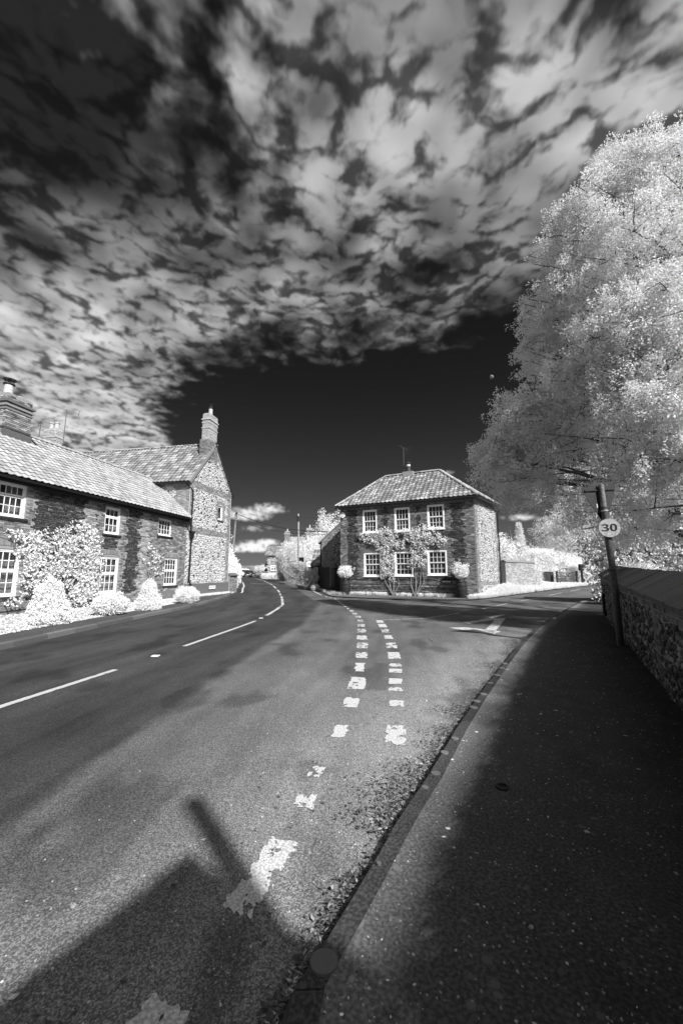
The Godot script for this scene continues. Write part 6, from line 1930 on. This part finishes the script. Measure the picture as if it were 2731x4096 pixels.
	part("face", dm, mat(0.8, 0.5, "", 1, 0), s3)
	lettering("numerals", s3, "30", 0.2, Vector3(0, 2.02, 0.078), 0.02, 0.34)
	var gb = thing("grit_box", "low black box beside the small 30 sign post", "box", Vector3(-3.3, 0.32, -37.6))
	part("case", MB.new().box(Vector3(-0.17, 0, -0.15), Vector3(0.17, 0.42, 0.15)), mat(0.015, 0.6), gb)
	part("lid", MB.new().box(Vector3(-0.19, 0.42, -0.17), Vector3(0.19, 0.47, 0.17)), mat(0.02, 0.6), gb)
	var vs = thing("speed_display", "black rectangular speed display half hidden by the hedge", "road sign", Vector3(-4.38, 0.4, -44.0))
	part("post", MB.new().tube([Vector3(0.1, 0, -0.05), Vector3(0.1, 4.5, -0.05)], 0.05, 8), mat(0.5, 0.5), vs)
	part("panel", MB.new().box(Vector3(-0.28, 2.1, 0.0), Vector3(0.26, 2.78, 0.09)), mat(0.012, 0.4), vs)
	part("rim", MB.new().box(Vector3(-0.25, 2.14, 0.09), Vector3(0.23, 2.74, 0.1)), mat(0.02, 0.3), vs)
	# hedge and thicket in front of the far cottage
	bush("roadside_thicket", "big pale thicket hiding most of the far cottage", "thicket", Vector3(-5.2, 0.4, -53.5), "ball", Vector3(3.2, 2.6, 2.2), 2600, "far", 0.7, 0.0, 0.35, 0.5, 1.0)
	bush("dark_shrub", "darker rounded shrub at the left of the pale thicket", "shrub", Vector3(-7.4, 0.4, -54.5), "ball", Vector3(1.25, 1.7, 1.5), 800, "far", 0.42, 0.0, 0.3, 0.5, 0.9)
	bush("field_hedge", "clipped hedge with a pale top beside the small 30 sign", "hedge", Vector3(-4.1, 0.35, -41.6), "block", Vector3(1.15, 1.0, 1.6), 1300, "hedge", 0.42, -0.2, 0.12, 1.0, 1.6)
	var tw = thing("bare_shrub", "bare twiggy growth rising above the pale thicket", "shrub", Vector3(-5.6, 1.0, -56.0))
	var tm = MB.new()
	for i in 60:
		var s = Vector3(rr(-2.6, 3.2), rr(1.0, 3.2), rr(-1, 1))
		limb(tm, s, s + Vector3(rr(-1.0, 1.0), rr(1.2, 3.0), rr(-0.5, 0.5)), 0.03, 0.008, 0.03, 4, 3)
	part("twigs", tm, mat(0.55, 0.9, "", 1, 0), tw)
	# far cottage
	var fh = thing("far_cottage", "far cottage with pantiled wing and two chimneys behind the thicket", "house", Vector3(-11.9, 0.7, -70.0))
	var fw = MB.new().box(Vector3(-0.95, -0.3, -6.0), Vector3(2.4, 3.85, 0.0))
	fw.box(Vector3(1.4, -0.3, -9.5), Vector3(11.0, 4.6, -4.2))
	part("wall", fw, mat(0.5, 0.95, "stone", 0.8), fh)
	var r1 = Transform3D(Basis(Vector3(1, 0, 0), Vector3(0.0, 0.6, -0.8), Vector3(0, 0.8, 0.6)), Vector3(-1.45, 3.75, 0.45))
	plain_roof(fh, "roof", r1, 4.2, 2.9, 0.3, 0.3, pantile(0.3, 0.35, 0.06), [mat(0.2, 0.9), mat(0.26, 0.9), mat(0.32, 0.9), mat(0.4, 0.9)], mat(0.25, 0.9))
	var r2 = Transform3D(Basis(Vector3(1, 0, 0), Vector3(0.0, 0.75, -0.66), Vector3(0, 0.66, 0.75)), Vector3(1.2, 4.5, -4.0))
	plain_roof(fh, "roof", r2, 9.8, 4.0, 0.3, 0.3, pantile(0.3, 0.35, 0.06), [mat(0.3, 0.9), mat(0.36, 0.9), mat(0.42, 0.9), mat(0.5, 0.9)], mat(0.35, 0.9))
	window(fh, Transform3D(Basis(), Vector3(0, 0, 0.14)), -0.38, 1.15, 0.62, 2.1, [[0.0, 0.66, 2, 1, -0.04], [0.68, 1.0, 2, 1, -0.04]], {"frame": 0.1, "bar": 0.12})
	for c in [[1.05, 2.0, 8.75], [5.2, 6.4, 9.4]]:
		var cm = MB.new().box(Vector3(c[0], 5.0, -6.6), Vector3(c[1], c[2] - 0.7, -5.9))
		var ch = part("chimney", cm, mat(0.36, 0.9, "stone", 1.5), fh)
		part("corbel_course", MB.new().box(Vector3(c[0] - 0.08, c[2] - 0.7, -6.68), Vector3(c[1] + 0.08, c[2] - 0.35, -5.82)), mat(0.42, 0.9), ch)
		part("chimney_top", MB.new().box(Vector3(c[0] + 0.03, c[2] - 0.35, -6.58), Vector3(c[1] - 0.03, c[2] - 0.05, -5.92)), mat(0.5, 0.9), ch)
		part("chimney_pot", MB.new().lathe([0.14, c[2] - 0.06, 0.13, c[2] + 0.55, 0.0, c[2] + 0.55], 10, Transform3D(Basis(), Vector3((c[0] + c[1]) / 2, 0, -6.25))), mat(0.7, 0.9), ch)
	climber("ivy_climber", "pale climber on the left corner of the far cottage wing", fh, Transform3D(Basis(), Vector3(0, 0, 0.0)), [[-0.75, 1.6, 0.35, 1.5], [-0.3, 3.2, 0.6, 0.4]], [[Vector2(-0.8, 0), Vector2(-0.7, 2.0), Vector2(-0.3, 3.4)]], 150, 0.8, 0.3)
	bush("cottage_hedge", "low pale hedge below the white window of the far cottage", "hedge", Vector3(-11.3, 0.5, -67.5), "block", Vector3(1.9, 0.38, 0.8), 420, "far", 0.8, 0.0, 0.2, 0.5, 0.8)
	bush("cottage_shrub", "flowering shrub below the far cottage beside the road", "shrub", Vector3(-9.4, 0.5, -64.0), "ball", Vector3(1.0, 0.7, 0.9), 300, "far", 0.7, 0.0, 0.3, 0.5, 0.8)
	# warning signs seen from behind, derestriction sign
	var ws = thing("warning_signs", "two dark triangular sign backs on one post by far cottage", "road sign", Vector3(-13.6, 0.6, -73.0))
	part("post", MB.new().tube([Vector3(0, -0.1, 0), Vector3(0, 2.65, 0)], 0.05, 8), mat(0.03, 0.6), ws)
	for y in [2.35, 1.5]: part("plate", MB.new().prism(rounded([Vector2(-0.42, -0.3), Vector2(0.0, 0.52), Vector2(0.42, -0.3)], 0.05, 3), 0.05, 0.07, Transform3D(Basis(), Vector3(0, y, 0))), mat(0.03, 0.5, "", 1, 0), ws)
	var ns = thing("derestriction_sign", "white round sign with black bar on square plate far along road", "road sign", Vector3(-18.7, 0.6, -89.0))
	part("post", MB.new().tube([Vector3(0, -0.1, 0), Vector3(0, 2.4, 0)], 0.05, 8), mat(0.3, 0.6), ns)
	part("plate", MB.new().box(Vector3(-0.42, 1.5, 0.05), Vector3(0.42, 2.35, 0.07)), mat(0.25, 0.5, "", 1, 0), ns)
	var nd = MB.new()
	disc(nd, 0.36, 0.071, 0.08, 24, Transform3D(Basis(), Vector3(0, 1.92, 0)))
	part("face", nd, mat(0.85, 0.5, "", 1, 0), ns)
	part("bar", MB.new().box(Vector3(-0.07, -0.34, 0.081), Vector3(0.07, 0.34, 0.088), Transform3D(Basis(Vector3.BACK, -0.785), Vector3(0, 1.92, 0))), mat(0.01, 0.5, "", 1, 0), ns)
	# cars coming down the road
	car("estate_car", "dark car with pale number plate coming towards the bend", Vector3(-18.55, hgt(86.0), -86.0), 0.17, 0.045)
	car("hatchback_car", "second dark car partly hidden behind the left hedge", Vector3(-22.2, hgt(96.0), -96.0), 0.19, 0.03)
	car("delivery_van", "white van at the back of the queue of vehicles", Vector3(-25.5, hgt(107.0), -107.0), 0.2, 0.8, true)
	# poles and cables
	var p1 = Vector3(-12.4, 0.3, -45.0); var p2 = Vector3(-5.05, 0.4, -48.0)
	pole("telegraph_pole", "grey telegraph pole beside the flint gable on the left", p1, 8.1, 0.42, 0.32, false)
	pole("telegraph_pole", "pale telegraph pole with black collar rising above the thicket", p2, 8.2, -0.2, 0.5, true)
	pole("stay_pole", "second thinner pole just left of grey telegraph pole", Vector3(-12.95, 0.3, -46.0), 6.6, 0.05, 0.4, false)
	cable("thick bundled cable sagging from the left pole to the annex", p1 + Vector3(0.42, 7.9, 0.1), Vector3(-1.2, 5.2, -36.0), 0.55, 0.035)
	cable("thin lower cable sagging from the left pole to the annex", p1 + Vector3(0.36, 7.1, 0.1), Vector3(-1.2, 4.95, -36.0), 0.45, 0.02)
	cable("faint cable running left from the pale pole top", p2 + Vector3(-0.2, 7.9, 0), Vector3(-20.0, 6.6, -62.0), 0.3, 0.012)
	cable("faint cable running right from the pale pole top to fork house", p2 + Vector3(-0.2, 7.9, 0), Vector3(0.4, 6.0, -30.0), 0.3, 0.012)
	cable("faint cable dropping from the pale pole towards the thicket", p2 + Vector3(-0.2, 7.9, 0), Vector3(-1.6, 4.6, -58.0), 0.1, 0.012)
	tree("garden_tree", "pale leafy tree rising behind the annex roof", Vector3(-1.2, 0.4, -60.0), 9.2, 2.7, "far", 0.85, 900)
	tree("garden_tree", "rounded pale tree lower down left of annex roof", Vector3(-4.4, 0.4, -66.0), 7.6, 2.0, "far", 0.85, 500)
	# far hedgerow on the skyline
	for i in 3: bush("skyline_hedge", ["distant hedge left on the pale field skyline", "distant hedge middle of the pale field skyline", "distant hedge right on the pale field skyline"][i], "hedge", Vector3([-120.0, -98.0, -76.0][i], 4.2, -380.0), "block", Vector3(14.0, 1.6, 3.0), 300, "far", 0.35, 0.0, 0.2, 2.0, 3.5, "hedges on the skyline")
	bush("field_shrub", "pale shrubs between the road signs and far cottage", "shrub", Vector3(-16.0, 0.6, -84.0), "ball", Vector3(2.2, 1.3, 1.6), 420, "far", 0.7, 0.0, 0.3, 0.6, 0.9)

	# ---- right background
	var gw = thing("garden_wall", "low sunlit brick garden wall right of the fork house", "wall", Vector3(11.15, 0.25, -27.4), -0.30 + 0.98)
	var gm = part("wall", MB.new().box(Vector3(0, -0.2, -0.3), Vector3(4.2, 1.95, 0.0)), mat(0.55, 0.9), gw)
	var gl = []
	lay_bricks(gl, Transform3D.IDENTITY, 0, 0.4, 4.2, 1.94, func(_u, _v): return true, [0.0, 0.0, 0.1, 0.25, 0.35, 0.3])
	pieces(gm, "brick", "brickwork", S.brick, BRICK_MATS, gl)
	part("coping", MB.new().prism([Vector2(-0.36, 1.95), Vector2(0.06, 1.95), Vector2(0.06, 2.0), Vector2(-0.15, 2.12), Vector2(-0.36, 2.0)], 0.0, 4.2, Transform3D(Basis(Vector3(0, 0, 1), Vector3.UP, Vector3(1, 0, 0)), Vector3.ZERO)), mat(0.3, 0.9), gw)
	var pg = thing("pergola", "weathered timber pergola ends beside the fork house downpipe", "pergola", Vector3(11.6, 0.4, -30.0), 0.4)
	for i in 3: part("beam", MB.new().box(Vector3(-0.8, 2.72 - i * 0.0, -0.5 - i * 0.35), Vector3(0.75 + 0.15 * i, 2.9, -0.42 - i * 0.35)), mat(0.16, 0.9, "wood", 1.0), pg)
	for i in 2: part("post", MB.new().box(Vector3(-0.7, 0, -0.5 - i * 0.7), Vector3(-0.58, 2.72, -0.38 - i * 0.7)), mat(0.16, 0.9), pg)
	bush("pergola_climber", "leafy dark climber hanging below the pergola beams", "climber", Vector3(11.9, 1.6, -30.4), "ball", Vector3(0.55, 0.55, 0.5), 200, "hedge", 0.55, 0.0, 0.4, 0.7, 1.0)
	bush("verge_shrub", "arching pale shrub over the end of brick garden wall", "shrub", Vector3(14.5, 0.3, -31.6), "ball", Vector3(0.9, 1.1, 1.0), 480, "spray", 0.75, 0.0, 0.35, 0.6, 1.0)
	bush("verge_shrub", "twiggy grey shrub before the round topped hedge", "shrub", Vector3(15.7, 0.4, -36.0), "ball", Vector3(0.7, 1.1, 0.7), 220, "spray", 0.5, 0.0, 0.4, 0.6, 1.1)
	bush("clipped_hedge", "tall round topped clipped hedge above the dark board fence", "hedge", Vector3(20.6, 0.5, -41.5), "block", Vector3(1.15, 1.65, 0.9), 1100, "hedge", 0.85, 0.0, 0.06, 1.0, 1.5)
	bush("clipped_hedge", "long bright clipped hedge right of the five bar gate", "hedge", Vector3(24.9, 0.36, -39.4), "block", Vector3(2.1, 0.95, 0.9), 1900, "hedge", 0.85, -0.12, 0.05, 0.9, 1.4)
	bush("clipped_hedge", "second pale hedge rising behind the long bright hedge", "hedge", Vector3(28.0, 0.4, -44.5), "block", Vector3(2.6, 1.3, 0.9), 900, "hedge", 0.75, 0.0, 0.15, 1.0, 1.7)
	bush("loose_shrub", "loose bright shrubs behind the five bar gate", "shrub", Vector3(24.6, 0.4, -44.0), "ball", Vector3(2.2, 1.6, 1.2), 800, "far", 0.85, 0.0, 0.35, 0.5, 0.9)
	bush("dark_conifer_shrub", "narrow darker conifer between round hedge and gate", "shrub", Vector3(23.2, 0.4, -44.5), "cone", Vector3(0.8, 2.0, 0.8), 380, "far", 0.4, 0.0, 0.3, 0.5, 0.8)
	# board fence and five bar gate
	var bf = thing("board_fence", "dark vertical board fence left of the five bar gate", "fence", Vector3(18.2, 0.35, -38.4), 0.12)
	for k in 15: part("board", MB.new().box(Vector3(k * 0.142, 0.0, -0.02), Vector3(k * 0.142 + 0.136, 1.25 + 0.015 * (k % 2), 0.0)), mat([0.05, 0.065, 0.08][k % 3], 0.85, "wood", Vector3(1, 0.4, 1)), bf)
	for y in [0.25, 0.95]: part("rail", MB.new().box(Vector3(0, y, -0.07), Vector3(2.13, y + 0.09, -0.022)), mat(0.05, 0.85), bf)
	var fg = thing("five_bar_gate", "weathered five bar timber gate beside the bright hedge", "gate", Vector3(20.42, 0.36, -38.2), 0.12)
	for y in [0.12, 0.32, 0.54, 0.78, 1.08]: part("bar", MB.new().box(Vector3(0.0, y, -0.03), Vector3(1.9, y + 0.075, 0.0)), mat(0.10, 0.85, "wood", 1.0), fg)
	part("brace", MB.new().bar(Vector3(0.05, 0.15, 0.02), Vector3(1.3, 1.1, 0.02), 0.025, 0.07), mat(0.10, 0.85), fg)
	part("brace", MB.new().bar(Vector3(1.85, 0.15, 0.02), Vector3(0.9, 1.1, 0.02), 0.025, 0.07), mat(0.10, 0.85), fg)
	for x in [-0.1, 1.92]: part("gate_post", MB.new().box(Vector3(x, -0.1, -0.1), Vector3(x + 0.14, 1.3, 0.06)), mat(0.08, 0.85, "wood", 1.0), fg)
	part("stile", MB.new().box(Vector3(1.55, 0.08, 0.02), Vector3(1.64, 1.2, 0.04)), mat(0.10, 0.85), fg)
	var lb = thing("letter_box", "dark box on post between gate and bright hedge", "box", Vector3(22.75, 0.36, -38.2), 0.12)
	part("post", MB.new().box(Vector3(-0.07, -0.1, -0.08), Vector3(0.07, 1.35, 0.08)), mat(0.03, 0.8), lb)
	part("case", MB.new().box(Vector3(-0.2, 1.35, -0.14), Vector3(0.2, 1.95, 0.14)), mat(0.02, 0.7), lb)
	# trees
	tree("spruce_tree", "slim pale spruce with a spiky leader right of fork house", Vector3(20.1, 0.4, -45.0), 6.6, 1.35, "needle", 0.8, 620, 0.0, "cone")
	tree("garden_tree", "bare topped pale tree right behind the fork house", Vector3(16.0, 0.4, -43.5), 4.6, 1.7, "far", 0.7, 300, 130)
	tree("big_conifer", "broad dark conifer with bright top in right background", Vector3(37.2, 0.6, -66.0), 11.0, 4.6, "far", 0.7, 2000, 0.0, "ball")
	tree("silver_birch", "slender bare birch with white stems before the broad conifer", Vector3(31.2, 0.5, -55.0), 6.9, 1.9, "far", 0.6, 110, 380)
	tree("garden_tree", "low leafy tree left of the broad conifer", Vector3(27.5, 0.5, -56.0), 4.4, 2.0, "far", 0.7, 420)
	tree("garden_tree", "bushy pale tree behind brick garden wall", Vector3(15.2, 0.4, -38.5), 4.4, 1.5, "far", 0.8, 520, 90)
	tree("garden_tree", "round pale tree between spruce and round topped hedge", Vector3(21.8, 0.4, -49.0), 4.2, 1.7, "far", 0.8, 460, 60)
	tree("garden_tree", "pale airy tree right of the bare birch", Vector3(36.5, 0.5, -57.5), 6.2, 2.4, "far", 0.75, 520, 160)
	# house gable at the right
	var rh = thing("gabled_house", "flint gabled house with small porch behind the sign post", "house", Vector3(40.2, 0.5, -60.0), -0.1)
	part("wall", MB.new().prism([Vector2(-3.0, 0), Vector2(-3.0, 3.7), Vector2(0.6, 6.6), Vector2(4.2, 3.7), Vector2(4.2, 0)], -9.0, 0.0), mat(0.45, 0.95, "stone", 1.2, 1.0), rh)
	part("roof", MB.new().prism([Vector2(-3.5, 3.4), Vector2(0.6, 6.72), Vector2(4.7, 3.4), Vector2(4.7, 3.56), Vector2(0.6, 6.9), Vector2(-3.5, 3.56)], -9.4, 0.4), mat(0.14, 0.9, "stone", 1.0), rh)
	part("band", MB.new().box(Vector3(-3.0, 3.2, 0.0), Vector3(4.2, 3.45, 0.04)), mat(0.2, 0.9), rh)
	part("porch_wall", MB.new().prism([Vector2(-1.9, 0), Vector2(-1.9, 2.4), Vector2(-0.8, 3.35), Vector2(0.3, 2.4), Vector2(0.3, 0)], 0.0, 1.4), mat(0.22, 0.95, "stone", 1.2), rh)
	part("porch_roof", MB.new().prism([Vector2(-2.2, 2.15), Vector2(-0.8, 3.38), Vector2(0.6, 2.15), Vector2(0.6, 2.27), Vector2(-0.8, 3.5), Vector2(-2.2, 2.27)], -0.1, 1.7), mat(0.35, 0.9, "stone", 1.0), rh)
	part("door", MB.new().box(Vector3(-1.25, 0, 1.4), Vector3(-0.35, 2.0, 1.44)), mat(0.1, 0.6), rh)
	# the moon
	var mn = part("moon", SphereMesh.new(), mat(0.3, 1.0, "stone", 0.05, 0.0), self)
	mn.mesh.radius = 13.6; mn.mesh.height = 27.2
	mn.position = EYE + Vector3(0.3357, 0.4345, -0.8358) * 3000.0
	tag(mn, "small half lit moon in the dark clear sky", "moon")
func _ready():
	make_textures()
	make_view()
	make_shapes()
	make_palettes()
	make_clumps()
	build_ground()
	var cot = build_cottage()
	var tall = build_tall_house()
	var inn = build_inn()
	build_wall()
	build_sign()
	build_near_right()
	build_garden(cot, tall, inn)
	build_big_tree()
	build_far()
	litter()
